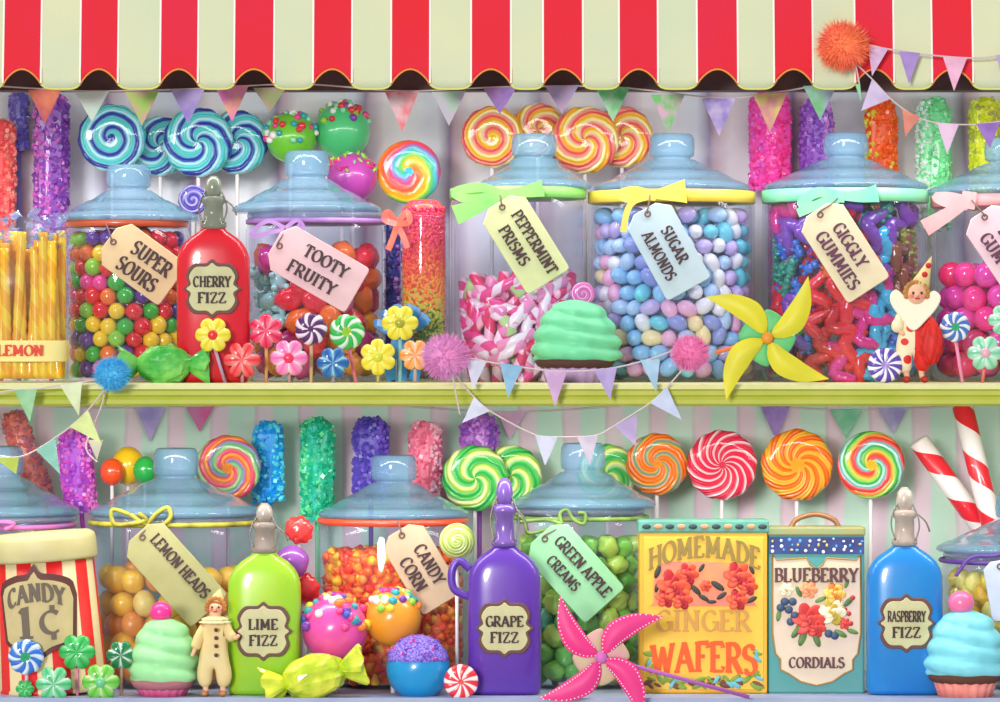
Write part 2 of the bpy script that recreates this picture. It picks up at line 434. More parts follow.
build('edge_piping', trm, [mat('piping_gold', (238, 150, 60), .6), mat('piping_lime', (226, 226, 110), .6)], aw)

# ------------------------------------------------------------------ generic makers
def lolly_stick(parent, pts, r=1.8, col=(238, 232, 236), key='stick_white'):
    return build('stick', tube(MB(), pts, r, 8), mat(key, col, .5), parent)
def swirl_disc(Rr, m, t=None, parent=None, name='candy_disc', ridges=0, twist=0):
    t = t or Rr*.22
    prof = [(0, -t*.9)]+[(Rr*math.sin(a)**.8 if False else Rr*(.0+q), -t*y) for q, y in ((.2, .95), (.45, 1), (.7, .96), (.88, .8), (.97, .5), (1, 0))]+[(Rr*.97, t*.5), (Rr*.85, t*.8), (0, t*.85)]
    mb = MB()
    rows = []
    seg = 64
    vs, fs = [], []
    for (r, y) in prof:
        for i in range(seg):
            a = 2*PI*i/seg
            rr = r
            if ridges: rr = r*(1+.018*math.sin(ridges*a+twist)) ; 
            vs.append((rr*math.cos(a), y, rr*math.sin(a)))
    for j in range(len(prof)-1):
        for i in range(seg):
            i2 = (i+1) % seg; fs.append((j*seg+i, j*seg+i2, (j+1)*seg+i2, (j+1)*seg+i))
    mb.add(vs, fs)
    return build(name, mb, m, parent)
def big_lolly(label, px, py, r, d, m, zf, group=None, rot=0, ridges=12, stick=(240, 235, 238)):
    t = thing('swirl_lollipop', label, 'lollipop', px, py, d, group)
    o = swirl_disc(r, m, parent=t, ridges=ridges); o.rotation_euler = (0, rot, 0)
    h = base_py(d, zf)-py
    lolly_stick(t, [(0, r*.12, -r*.8), (0, r*.12, -h)], 2.0, stick, 'stick_%d' % stick[0])
    return t

BLUE = [(0, (36, 40, 146)), (.17, (40, 52, 160)), (.24, (120, 205, 228)), (.42, (190, 236, 245)), (.55, (60, 190, 205)), (.75, (85, 215, 195)), (.9, (90, 150, 215)), (1, (40, 46, 150))]
PEACH = [(0, (246, 96, 110)), (.2, (250, 150, 120)), (.35, (252, 236, 190)), (.55, (255, 206, 60)), (.75, (255, 170, 50)), (.9, (245, 100, 90)), (1, (246, 96, 110))]
GREEN = [(0, (60, 190, 80)), (.2, (80, 205, 90)), (.35, (225, 245, 180)), (.5, (245, 245, 140)), (.65, (160, 220, 80)), (.85, (50, 180, 90)), (1, (60, 190, 80))]
REDW = [(0, (238, 34, 70)), (.5, (240, 44, 84)), (.62, (255, 200, 208)), (.78, (255, 214, 220)), (.9, (238, 50, 88)), (1, (238, 34, 70))]
ORAN = [(0, (250, 104, 20)), (.35, (252, 128, 30)), (.55, (255, 190, 60)), (.75, (255, 176, 40)), (.9, (248, 110, 30)), (1, (250, 104, 20))]
MULT = [(0, (245, 80, 40)), (.14, (250, 150, 60)), (.2, (250, 220, 90)), (.34, (120, 205, 80)), (.5, (60, 175, 90)), (.6, (180, 225, 215)), (.74, (110, 190, 190)), (.82, (240, 70, 90)), (1, (245, 80, 40))]
MUL2 = [(0, (246, 110, 40)), (.2, (250, 150, 60)), (.3, (225, 60, 110)), (.45, (235, 90, 110)), (.55, (150, 200, 130)), (.75, (110, 170, 130)), (.88, (140, 110, 190)), (1, (246, 110, 40))]
ORG2 = [(0, (252, 108, 20)), (.4, (250, 130, 40)), (.55, (150, 180, 90)), (.7, (120, 150, 160)), (.85, (250, 140, 30)), (1, (252, 108, 20))]
RAIN = [(0, (246, 60, 90)), (.17, (250, 90, 60)), (.34, (255, 150, 30)), (.48, (255, 200, 40)), (.62, (110, 200, 80)), (.78, (60, 190, 200)), (.9, (150, 110, 190)), (1, (246, 60, 90))]

# --- upper back row lollipops
G_BL = 'blue swirl lollipops behind the upper jars'
mB1 = radial('blue_spiral', 33, 1, 2.6, BLUE, ((40, 60, 160), .12)); mB2 = radial('blue_pinwheel', 33, 4, 2.2, BLUE, None)
big_lolly('blue spiral lollipop above the knob of the super sours jar', 112, 138, 34, 228, mB1, ZU, G_BL)
big_lolly('blue swirl lollipop half hidden between its two neighbours', 160, 146, 30, 250, mB2, ZU, G_BL, .6)
big_lolly('blue pinwheel lollipop with a teal heart above the red cherry bottle', 198, 142, 35, 224, mB2, ZU, G_BL)
big_lolly('blue swirl lollipop beside the green cake pops, last of the blue ones', 237, 142, 32, 240, mB2, ZU, G_BL, 1.9)
big_lolly('small violet swirl lollipop low behind the cherry bottle stopper', 193, 200, 15, 206, radial('violet_spiral', 15, 1, 2.5, [(0, (70, 60, 180)), (.4, (90, 80, 200)), (.6, (200, 190, 240)), (1, (70, 60, 180))]), ZU, None)
mP1 = radial('peach_rings', 30, 1, 2.6, PEACH, ((255, 205, 40), .14)); mP2 = radial('peach_pinwheel', 33, 4, 2.3, PEACH)
G_PE = 'pink and yellow swirl lollipops behind the upper jars'
big_lolly('pink and yellow ringed lollipop left of the peppermint jar knob', 492, 137, 31, 232, mP1, ZU, G_PE)
big_lolly('pink and yellow lollipop peeking over the peppermint jar knob', 538, 130, 27, 252, mP2, ZU, G_PE, .7)
big_lolly('pink and yellow pinwheel lollipop right of the peppermint jar knob', 585, 140, 34, 222, mP2, ZU, G_PE, .3)
big_lolly('pink and yellow pinwheel lollipop left of the sugar almond jar knob', 622, 137, 31, 242, mP2, ZU, G_PE, 2.0)
big_lolly('rainbow spiral lollipop with a turquoise eye above the bead jar', 409, 172, 32, 205, radial('rainbow_spiral', 32, 1, .9, RAIN, ((70, 190, 220), .14), bump=.3, curve=1.3), ZU, None, rot=.2, ridges=0)
# --- lower back row lollipops
big_lolly('multicoloured swirl lollipop right of the lemon jar knob', 228, 468, 33, 215, radial('multi2', 33, 2, 1.8, MUL2, ((245, 140, 40), .16)), ZL)
G_GL = 'lime swirl lollipops by the grape bottle and green apple jar'
mG = radial('lime_swirl', 32, 4, 2.0, GREEN)
big_lolly('lime green swirl lollipop left of the grape bottle stopper', 475, 478, 33, 224, mG, ZL, G_GL)
big_lolly('lime green swirl lollipop right of the grape bottle stopper', 511, 476, 31, 242, mG, ZL, G_GL, .8)
big_lolly('lime green swirl lollipop right of the green apple jar knob', 607, 474, 30, 250, mG, ZL, G_GL, 1.7)
big_lolly('orange and grey green swirl lollipop behind the wafer tin corner', 657, 464, 31, 235, radial('orange_grey', 31, 4, 2.4, ORG2, ((250, 150, 40), .14)), ZL)
big_lolly('red and white swirl lollipop above the ginger wafer tin', 722, 465, 35, 225, radial('red_white', 35, 12, 3.6, REDW, ((240, 60, 90), .1)), ZL, ridges=12)
big_lolly('orange swirl lollipop between the two tins', 797, 465, 36, 225, radial('orange_swirl', 36, 9, 3.0, ORAN, ((255, 170, 40), .2)), ZL, ridges=9)
big_lolly('green and red banded swirl lollipop above the blueberry tin', 871, 465, 34, 225, radial('multi1', 34, 2, 1.9, MULT, ((250, 190, 40), .16)), ZL, ridges=0)

# --- rock candy
def rock_candy(label, px0, px1, py0, py1, d, cols, zf, lean=0, group='rock candy sticks standing behind the jars', stick=True):
    cx, w, h = (px0+px1)/2, (px1-px0), (py1-py0)
    t = thing('rock_candy', label, 'rock candy', cx, py1, d, group, (0, lean, 0))
    mb = MB(); r = w/2
    prof = [(r*.35, 0), (r*.75, h*.04), (r*.82, h*.15), (r*.84, h*.5), (r*.82, h-r*.8), (r*.65, h-r*.35), (r*.3, h-r*.1), (0, h-r*.06)]
    lathe(mb, prof, 14, fn=lambda a, z: 1+.08*math.sin(5*a+z*.2), mi=len(cols)//2)
    rnd = random.Random(int(px0*7+py0))
    nC = int(h*w/11)
    for i in range(nC):
        z = rnd.uniform(0, h-r*.1); a = rnd.uniform(PI*1.0, PI*2.0) if rnd.random() < .8 else rnd.uniform(0, PI)
        rr = r*.82
        if z > h-r*.8: rr = r*.82*math.sqrt(max(0, 1-((z-(h-r*.8))/(r*.75))**2))
        s = rnd.uniform(2.0, 4.2)
        M = T(rr*math.cos(a), rr*math.sin(a), z) @ RX(rnd.uniform(0, 6)) @ RZ(rnd.uniform(0, 6)) @ RY(rnd.uniform(0, 6))
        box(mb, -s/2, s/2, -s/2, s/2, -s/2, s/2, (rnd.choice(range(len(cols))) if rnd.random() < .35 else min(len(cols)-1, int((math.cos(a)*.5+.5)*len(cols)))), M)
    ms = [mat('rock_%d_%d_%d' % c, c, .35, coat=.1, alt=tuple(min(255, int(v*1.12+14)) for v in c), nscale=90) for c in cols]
    build('sugar_crystals', mb, ms, t, smooth=False)
    if stick:
        hh = (base_py(d, zf)-py1)
        ang = lean
        build('stick', tube(MB(), [(0, 0, h*.5), (0, 0, -hh/max(.6, math.cos(ang)))], 2.4, 8), mat('rstick_%d_%d_%d' % cols[0], cols[0], .5), t)
    return t
rock_candy('coral orange rock candy stick at the far left edge of the upper shelf', -16, 18, 118, 300, 262, [(232, 90, 80), (222, 70, 76), (226, 120, 110)], ZU)
rock_candy('violet blue rock candy stick peeking beside the coral one', 8, 30, 92, 150, 282, [(120, 110, 190), (90, 80, 170)], ZU)
rock_candy('purple and pink rock candy stick left of the super sours jar', 31, 72, 92, 330, 258, [(176, 90, 176), (190, 100, 186), (120, 60, 160), (112, 56, 160)], ZU)
rock_candy('hot pink rock candy stick between the almond and gummy jars', 746, 794, 88, 190, 262, [(214, 80, 180), (244, 60, 160), (236, 50, 130)], ZU)
rock_candy('purple rock candy stick left of the gummy jar knob', 797, 836, 98, 210, 266, [(150, 90, 190), (128, 70, 180), (190, 130, 210)], ZU)
rock_candy('orange rock candy stick right of the gummy jar knob', 862, 899, 98, 210, 262, [(206, 200, 60), (250, 100, 30), (246, 80, 24), (250, 96, 30)], ZU)
rock_candy('mint green rock candy stick between the two right-hand jars', 914, 953, 96, 230, 262, [(206, 234, 220), (110, 205, 140), (120, 212, 150)], ZU)
rock_candy('yellow green rock candy stick at the far right edge', 967, 1004, 96, 210, 262, [(196, 210, 60), (214, 226, 40), (170, 170, 90)], ZU)
rock_candy('cyan blue rock candy stick above the lime bottle', 251, 286, 420, 502, 262, [(30, 160, 230), (20, 140, 220), (80, 200, 225)], ZL)
rock_candy('emerald green rock candy stick on the lower shelf', 298, 337, 416, 520, 256, [(90, 205, 140), (60, 190, 170), (20, 165, 125), (24, 160, 120)], ZL)
rock_candy('deep indigo rock candy stick left of the candy corn jar knob', 350, 392, 416, 500, 262, [(84, 66, 170), (70, 56, 160), (110, 80, 190)], ZL)
rock_candy('pale pink rock candy stick right of the candy corn jar knob', 406, 444, 420, 505, 262, [(226, 120, 150), (222, 100, 130), (236, 170, 190)], ZL)
rock_candy('purple rock candy stick above the lime lollipops', 457, 502, 411, 500, 270, [(150, 80, 180), (170, 100, 190), (120, 66, 170)], ZL)
rock_candy('magenta and purple rock candy stick leaning behind the striped tub', 62, 101, 428, 512, 225, [(190, 70, 180), (150, 60, 180), (214, 110, 190)], ZL, lean=R_(-6))
rock_candy('dull red rock candy stick leaning at the left end of the lower shelf', 28, 58, 405, 500, 262, [(190, 90, 90), (206, 110, 100), (170, 100, 120)], ZL, lean=R_(-20))
rock_candy('thin navy blue rock candy stick between the fruit gummy and bead jars', 384, 402, 222, 360, 130, [(50, 60, 140), (40, 44, 120), (120, 70, 150)], ZU)
# three balls behind the lemon jar
for lb, x, y, r, c, d in (('glossy orange red ball candy at the left of the lemon jar lid', 112, 472, 12, (250, 84, 40), 214),
                       ('glossy yellow ball candy behind the orange red one', 128, 466, 17, (252, 200, 40), 236),
                       ('glossy green ball candy beside the lemon jar knob', 145, 470, 12, (50, 180, 80), 214)):
    t = thing('ball_lollipop', lb, 'lollipop', x, y, d, 'ball lollipops behind the lemon jar')
    build('candy_ball', ellip(MB(), r, r, r*1.15, seg=24, rings=14), mat('ballc%d' % c[0], c, .2, coat=.6), t)
    lolly_stick(t, [(0, 0, -r), (0, 0, -(base_py(d, ZL)-y))])
# candy canes / sticks
def candy_stick(label, x0, y0, x1, y1, r, d):
    a = W(x0, y0, d); b = W(x1, y1, d); L = (b-a).length
    mb = MB(); lathe(mb, [(0, 0), (r*.7, 0), (r, 2), (r, L-2), (r*.7, L), (0, L)], 24)
    o = build('striped_candy_stick', mb, helix('cane', 62, (232, 40, 56), (246, 236, 234), .45))
    o.location = b*S
    o.rotation_euler = (a-b).to_track_quat('Z', 'Y').to_euler()
    tag(o, label, 'candy stick', 'red and white candy sticks leaning behind the last jar')
candy_stick('red and white striped candy stick leaning left above the blue bottle', 918, 440, 1012, 570, 11, 232)
candy_stick('red and white striped candy stick leaning almost upright at the right edge', 962, 404, 1010, 600, 11, 208)

# ------------------------------------------------------------------ glass jars
g_body = glass('jar_glass', (249, 250, 255), (205, 205, 235), .014)
g_lid = glass('lid_glass', (216, 230, 240), (140, 180, 208), .36, .08)
def jar(label, x0, x1, rim, knob, kx0=None, b0=None, b1=None, zf=ZU, group='large glass candy jars', lip=None, lidm=None, front=30):
    R = (x1-x0)/2; cx = (x0+x1)/2; d = front+R
    bp = base_py(d, zf); H = bp-rim
    t = thing('candy_jar', label, 'jar', cx, bp, d, group)
    prof = [(0, 0), (R-12, 0), (R-4, 2), (R, 9), (R, H-16), (R-2, H-9), (R-5, H-4), (R-5, H), (R-8, H), (R-8, H-5), (R-5, H-10), (R-3, H-17), (R-3, 10), (R-7, 5), (R-13, 4), (0, 4)]
    build('jar_body', lathe(MB(), prof, 56), g_body, t)
    lm = mat(lip[0], lip[1], .3, coat=.5) if lip else glass('lip_glass', (214, 222, 236), (190, 190, 214), .3)
    build('jar_rim', lathe(MB(), [(R-5, H-6), (R-1.5, H-5), (R-1, H-2), (R-2, H+.5), (R-8, H+.5)], 56), lm, t)
    b0 = b0 if b0 is not None else x0; b1 = b1 if b1 is not None else x1
    bw = (b1-b0)/2; bx = (b0+b1)/2; kw = 21
    HL = rim-knob; q = HL/60
    prof = [(bw*.88, .6), (bw*.97, 1), (bw, 3*q), (bw*.985, 6*q), (bw*.86, 11*q), (bw*.84, 10.6*q), (bw*.7, 17*q), (bw*.56, 22.5*q), (bw*.54, 22*q), (bw*.42, 28*q), (kw*1.14, 32.3*q), (kw*1.1, 33*q), (kw*.88, 33.6*q), (kw*.87, 35.4*q), (kw*1.0, 36.4*q), (kw*1.05, 38*q), (kw*1.08, 46*q), (kw*1.05, 55*q), (kw*.97, 58.8*q), (kw*.85, 60*q), (kw*.72, 59*q), (0, 58.5*q)]
    o = build('jar_lid', lathe(MB(), prof, 56), lidm or g_lid, t)
    o.location = ((bx-cx)*S, 0, H*S)
    t['R'] = R; t['H'] = H
    return t
j1 = jar('glass jar of mixed colour sour balls with a blue grey lid', 64, 190, 222, 165, b0=57, b1=200, lip=('lip_orange', (222, 96, 60)))
j2 = jar('glass jar of big fruit gummies tied with a violet ribbon', 246, 386, 214, 151, b0=232, b1=382)
j3 = jar('glass jar half full of pink peppermint sticks tied with a green ribbon', 450, 586, 190, 134, b0=476, b1=592)
j4 = jar('glass jar of pastel sugar almonds tied with a yellow ribbon', 588, 755, 192, 134, b0=593, b1=751)
j5 = jar('glass jar of dark red and blue gummies tied with a turquoise ribbon', 762, 928, 191, 133, b0=764, b1=928)
j6 = jar('glass jar of hot pink gumballs cut by the right edge', 931, 1085, 196, 138, b0=926, b1=1088)
k0 = jar('glass jar behind the striped tub at the left edge', -78, 78, 516, 446, zf=ZL, b0=-78, b1=80, front=76)
k1 = jar('glass jar of lemon balls tied with a yellow cord', 92, 257, 516, 448, zf=ZL, b0=90, b1=262)
k2 = jar('glass jar of candy corn with a red orange rim', 316, 470, 518, 455, zf=ZL, b0=318, b1=470, lip=('lip_red', (240, 80, 50)))
k3 = jar('glass jar of green apple creams tied with a green cord', 512, 646, 508, 443, zf=ZL, b0=510, b1=656)
k4 = jar('glass jar of yellow candies at the lower right edge', 942, 1096, 552, 494, zf=ZL, b0=936, b1=1100)
# coloured neck bands seen through/under lids
# ------------------------------------------------------------------ jar contents
def shells(R, z0, z1, r, n=2, jit=.15, spread=105, zk=1.7, top=True, seed=1):
    rnd = random.Random(seed); out = []
    for s in range(n):
        rho = R-r-s*1.85*r
        if rho < r: break
        j = 0; z = z0+r
        while z < z1-r*.6:
            step = 2.05*r/rho; off = (j+s) % 2*.5*step
            a = -R_(spread)+off
            while a < R_(spread):
                out.append(((rho-rnd.uniform(0, jit)*r)*math.sin(a), -(rho-rnd.uniform(0, jit)*r)*math.cos(a), z+rnd.uniform(-jit, jit)*r))
                a += step
            z += zk*r; j += 1
    if top:
        rho = R-r-n*1.85*r; z = z1-r*1.4; y = -rho
        while y < rho:
            x = -math.sqrt(max(0, rho*rho-y*y))
            while x < math.sqrt(max(0, rho*rho-y*y)):
                out.append((x+rnd.uniform(-.2, .2)*r, y, z+rnd.uniform(-.3, .3)*r)); x += 2.1*r
            y += 2.0*r
    return out
def pile(j, z1py, r, protos, colour, group, seed, n=2, rnd_rot=True, sz=(.92, 1.05), zk=1.7, top=True, jit=.15, spread=105, ztop=None):
    """protos: {key: (object, label)}; colour(x,z,rnd)->key"""
    R = j['R']-4.5; k = j.scale[0]
    rnd = random.Random(seed); H = j['H']
    pos = shells(R, 5, H-(z1py), r, n, jit, spread, zk, top, seed)
    base = Vector(j.location)
    for (x, y, z) in pos:
        key = colour(x, z, rnd)
        if key is None: continue
        o0 = protos[key][0]
        if o0.get('_used'):
            o = o0.copy(); C.objects.link(o)
        else: o = o0; o['_used'] = 1
        q = rnd.uniform(*sz)
        o.location = base+Vector((x, y, z))*k*S; o.scale = (k*q,)*3
        if rnd_rot == 'tan': o.rotation_euler = (RZ(math.atan2(y, x)+PI/2) @ RY(rnd.uniform(-1.3, 1.3))).to_euler()
        elif rnd_rot: o.rotation_euler = (rnd.uniform(0, 6.28), rnd.uniform(0, 6.28), rnd.uniform(0, 6.28))
        elif rnd_rot is None: pass
        tag(o, protos[key][1], protos[key][2], group)
def P(name, mb, m, label, cat, smooth=True):
    return (build(name, mb, m, smooth=smooth), label, cat)
cname = {'red': (232, 34, 44), 'orange': (250, 120, 30), 'yellow': (252, 214, 40), 'green': (60, 184, 60), 'lime': (140, 210, 60), 'purple': (96, 50, 150), 'blue': (60, 80, 180), 'pink': (244, 70, 150)}
pr = {c: P('sour_ball', ellip(MB(), 9, 9, 9, seg=18, rings=10), mat('sour_'+c, v, .22, coat=.5), 'round %s sour ball inside the super sours jar' % c, 'candy') for c, v in cname.items()}
pile(j1, 5, 8.4, pr, lambda x, z, r: r.choice(['red', 'orange', 'yellow', 'green', 'green', 'lime', 'purple', 'blue', 'pink', 'yellow', 'red', 'orange'] if z < 105 else ['red', 'orange', 'orange', 'yellow', 'lime', 'purple', 'red']), 'sour balls in the super sours jar', 3)
# fruit gummies
def gumlump(r, seed):
    return ellip(MB(), r, r*.8, r*.8, seg=20, rings=12, fn=lambda v: 1+.22*mnoise.noise(v*1.8+Vector((seed, 0, 0))))
def bear(s):
    mb = MB()
    ellip(mb, s*.62, s*.5, s*.75); ellip(mb, s*.5, s*.45, s*.46, T(0, -.1*s, s*.98))
    for a in (-1, 1):
        ellip(mb, s*.17, s*.14, s*.17, T(a*s*.38, 0, s*1.38), seg=10, rings=6)
        ellip(mb, s*.22, s*.4, s*.22, T(a*s*.55, -.35*s, s*.35), seg=10, rings=6)
        ellip(mb, s*.26, s*.42, s*.26, T(a*s*.45, -.3*s, -s*.55), seg=10, rings=6)
    return mb
g2 = {'magenta': (216, 50, 150), 'red': (236, 40, 60), 'orange': (250, 120, 40), 'amber': (244, 160, 40), 'pink': (236, 100, 170), 'violet': (160, 60, 160)}
pr = {c: P('fruit_gummy', gumlump(16, i*3.7), mat('gum_'+c, v, .25, coat=.5, sss=.2), 'chunky %s fruit gummy inside the tooty fruity jar' % c, 'gummy candy') for i, (c, v) in enumerate(g2.items())}
pr['teal'] = P('gummy_bear', bear(15), mat('gum_teal', (176, 244, 240), .25, coat=.5), 'pale teal gummy bear inside the tooty fruity jar', 'gummy candy')
def c2(x, z, r):
    if z > 132: return None if r.random() < .4 else r.choice(['teal', 'magenta', 'amber'])
    if x < -26 and 58 < z < 118: return 'teal'
    if z < 45: return r.choice(['magenta', 'amber', 'red', 'violet', 'magenta'])
    if x > 30: return r.choice(['red', 'amber', 'orange', 'red'])
    return r.choice(['magenta', 'red', 'orange', 'pink', 'red', 'magenta'])
pile(j2, 18, 13.5, pr, c2, 'fruit gummies in the tooty fruity jar', 5, zk=1.55)
# peppermint prisms
def rod(r, L):
    mb = MB(); lathe(mb, [(0, -L/2), (r*.75, -L/2), (r, -L/2+1.5), (r, L/2-1.5), (r*.75, L/2), (0, L/2)], 12); return mb
pr = {'a': P('peppermint_stick', rod(5.6, 46), helix('pp_a', 26, (246, 70, 150), (255, 226, 240), .55), 'short pink and white striped peppermint stick in the peppermint jar', 'peppermint'),
      'b': P('peppermint_stick', rod(6, 42), helix('pp_b', 40, (250, 150, 200), (255, 240, 248), .5), 'short pale pink and white peppermint stick in the peppermint jar', 'peppermint'),
      'c': P('peppermint_stick', rod(5.4, 42), helix('pp_c', 24, (236, 50, 110), (255, 190, 216), .6), 'short deep pink striped peppermint stick in the peppermint jar', 'peppermint'),
      'd': P('peppermint_stick', rod(6.5, 20), mat('pp_d', (190, 226, 150), .3, coat=.4), 'short pale green peppermint piece in the peppermint jar', 'peppermint')}
pile(j3, 92, 9.5, pr, lambda x, z, r: r.choice('aaabbccc' if r.random() < .93 else 'd'), 'peppermint sticks in the peppermint jar', 8, n=3, zk=1.3, jit=.5, rnd_rot='tan')
# sugar almonds
al = {'sky blue': (140, 196, 236), 'light blue': (176, 208, 240), 'lavender': (196, 178, 228), 'pink': (240, 180, 214), 'white': (238, 238, 244), 'cream': (246, 226, 170), 'turquoise': (110, 206, 222), 'periwinkle': (140, 156, 218)}
pr = {c: P('sugar_almond', ellip(MB(), 8, 8, 11, seg=18, rings=12, fn=lambda v: 1-.1*v.z*abs(v.z)), mat('alm_'+c, v, .35, coat=.3), 'smooth %s sugar almond inside the almond jar' % c, 'sugared almond') for c, v in al.items()}
def c4(x, z, r):
    if z > 150 and r.random() < .3: return None
    if x > 20 and z > 70: return r.choice(['white', 'light blue', 'turquoise', 'sky blue', 'lavender', 'white'])
    if z < 55 and x < -10: return r.choice(['lavender', 'cream', 'pink', 'sky blue', 'turquoise', 'white'])
    return r.choice(['sky blue', 'light blue', 'lavender', 'pink', 'white', 'periwinkle', 'turquoise', 'sky blue', 'light blue', 'cream'] if r.random() < .85 else ['sky blue', 'lavender'])
pile(j4, 16, 8.6, pr, c4, 'sugar almonds in the almond jar', 9, zk=1.75)
# giggly gummies
def worm(L, r, ph):
    pts = [(math.sin(i*.9+ph)*r*1.2, math.cos(i*.7+ph)*r*.5, (i/9-.5)*L) for i in range(10)]
    mb = MB(); tube(mb, smoothpts(pts, 3), lambda t: r*(.55+.45*math.sin(PI*min(1, max(0, t)))**.3)*(1+.08*math.sin(t*60)), 10); return mb
g5 = {'red': (226, 24, 40), 'crimson': (190, 20, 60), 'magenta': (220, 40, 140), 'blue': (50, 110, 200), 'cyan': (60, 180, 220), 'teal': (40, 150, 120), 'violet': (120, 60, 170), 'olive': (150, 160, 50), 'brown': (130, 74, 34), 'orange': (240, 110, 40)}
pr = {}
for i, (c, v) in enumerate(g5.items()):
    kind = ('gummy_worm', worm(44, 7, i)) if i % 2 == 0 else ('gummy_bear', bear(9.5))
    pr[c] = P(kind[0], kind[1], mat('gig_'+c, v, .18, coat=.6, sss=.1), 'shiny %s %s inside the giggly gummies jar' % (c, kind[0].replace('_', ' ')), 'gummy candy')
def c5(x, z, r):
    if z > 165: return None if r.random() < .5 else r.choice(['magenta', 'teal', 'violet'])
    if x > 44: return r.choice(['olive', 'brown', 'olive', 'orange'] if z > 60 else ['cyan', 'blue', 'olive'])
    if x > 18: return r.choice(['cyan', 'blue', 'magenta', 'violet', 'cyan'])
    if x < -40: return r.choice(['teal', 'blue', 'violet', 'teal', 'red'] if z > 50 else ['blue', 'crimson', 'violet'])
    return r.choice(['red', 'red', 'crimson', 'magenta', 'red', 'orange', 'violet'])
pile(j5, 18, 11, pr, c5, 'gummies in the giggly gummies jar', 12, zk=1.7, jit=.3, rnd_rot='tan')
# gumballs
g6 = {'hot pink': (255, 56, 146), 'magenta': (244, 66, 176), 'cerise red': (250, 40, 106)}
pr = {c: P('gumball', ellip(MB(), 13, 13, 13, seg=22, rings=13), mat('gb_'+c, v, .18, coat=.6), 'large %s gumball inside the right edge jar' % c, 'gumball') for c, v in g6.items()}
pile(j6, 52, 13, pr, lambda x, z, r: r.choice(list(g6)) if x < 30 else None, 'gumballs in the right edge jar', 14, n=2, top=False)
# lemon balls
g7 = {'golden': (244, 196, 60), 'amber': (230, 150, 60), 'pale yellow': (246, 224, 120)}
pr = {c: P('lemon_ball', ellip(MB(), 14, 14, 12, seg=20, rings=11), mat('lb_'+c, v, .35, coat=.3), 'dusty %s lemon ball inside the yellow corded jar' % c, 'candy') for c, v in g7.items()}
pile(k1, 38, 13, pr, lambda x, z, r: r.choice(['golden', 'amber', 'pale yellow', 'golden', 'amber']), 'lemon balls in the yellow corded jar', 16, n=1)
# candy corn
def corn(s, mi=True):
    mb = MB(); lathe(mb, [(0, -s), (s*.62, -s*.95), (s*.72, -s*.6), (s*.5, s*.1), (s*.2, s*.75), (0, s*.9)], 10); return mb
g8 = {'orange': (255, 110, 14), 'red orange': (246, 62, 20), 'yellow': (255, 200, 40), 'peach': (255, 150, 40)}
pr = {c: P('candy_corn', corn(7), mat('cc_'+c, v, .35, coat=.2), 'small %s candy corn piece inside the candy corn jar' % c, 'candy corn') for c, v in g8.items()}
pile(k2, 30, 5.4, pr, lambda x, z, r: r.choice(['orange', 'orange', 'red orange', 'yellow', 'peach'] if x < 20 else ['orange', 'red orange', 'orange', 'peach']), 'candy corn in the candy corn jar', 18, n=1, zk=1.8, top=False, spread=80)
cc = MB()
lathe(cc, [(0, 6), (62, 6), (64, 12), (64, 128), (60, 132), (0, 132)], 40)
rnd = random.Random(5)
for i in range(700):
    a = rnd.uniform(-PI, 0) if i < 500 else None; z = rnd.uniform(8, 131)
    if a is None: rr = 62*math.sqrt(rnd.random()); a = rnd.uniform(0, 2*PI); z = 132
    else: rr = 64
    tmp = corn(6)
    cc.add(tmp.v, tmp.f, rnd.choice([0, 0, 1, 2]), T(rr*math.cos(a), rr*math.sin(a), z) @ RX(rnd.uniform(0, 6)) @ RY(rnd.uniform(0, 6)))
o = build('candy_corn_heap', cc, [_m['cc_orange'], _m['cc_red orange'], _m['cc_yellow']])
o.location = k2.location; o.scale = k2.scale; o['kind'] = 'stuff'
tag(o, 'inner heap of orange candy corn filling the candy corn jar', 'candy corn', 'candy corn in the candy corn jar')
# green apple creams
g9 = {'leaf green': (120, 196, 60), 'lime': (182, 222, 84), 'sea green': (100, 196, 140), 'pale aqua': (150, 214, 214), 'forest green': (86, 170, 50)}
pr = {c: P('apple_cream', gumlump(13, i*2.1), mat('ac_'+c, v, .35, coat=.3), 'rounded %s apple cream inside the green corded jar' % c, 'candy') for i, (c, v) in enumerate(g9.items())}
pile(k3, 14, 11, pr, lambda x, z, r: r.choice(['sea green', 'pale aqua', 'lime', 'leaf green'] if (x < -30 and z < 90) else ['leaf green', 'lime', 'leaf green', 'forest green', 'lime']), 'apple creams in the green corded jar', 20, n=2, zk=1.6)
# yellow chunks
g10 = {'lemon yellow': (250, 220, 50), 'mustard': (226, 180, 40), 'pale lemon': (250, 236, 120)}
pr = {c: P('lemon_chunk', gumlump(11, i*5.1), mat('yc_'+c, v, .35, coat=.3), 'rough %s candy chunk inside the lower right jar' % c, 'candy') for i, (c, v) in enumerate(g10.items())}
pile(k4, 12, 9.5, pr, lambda x, z, r: r.choice(list(g10)) if x < 10 else None, 'lemon chunks in the lower right jar', 22, n=1, zk=1.6, top=False)

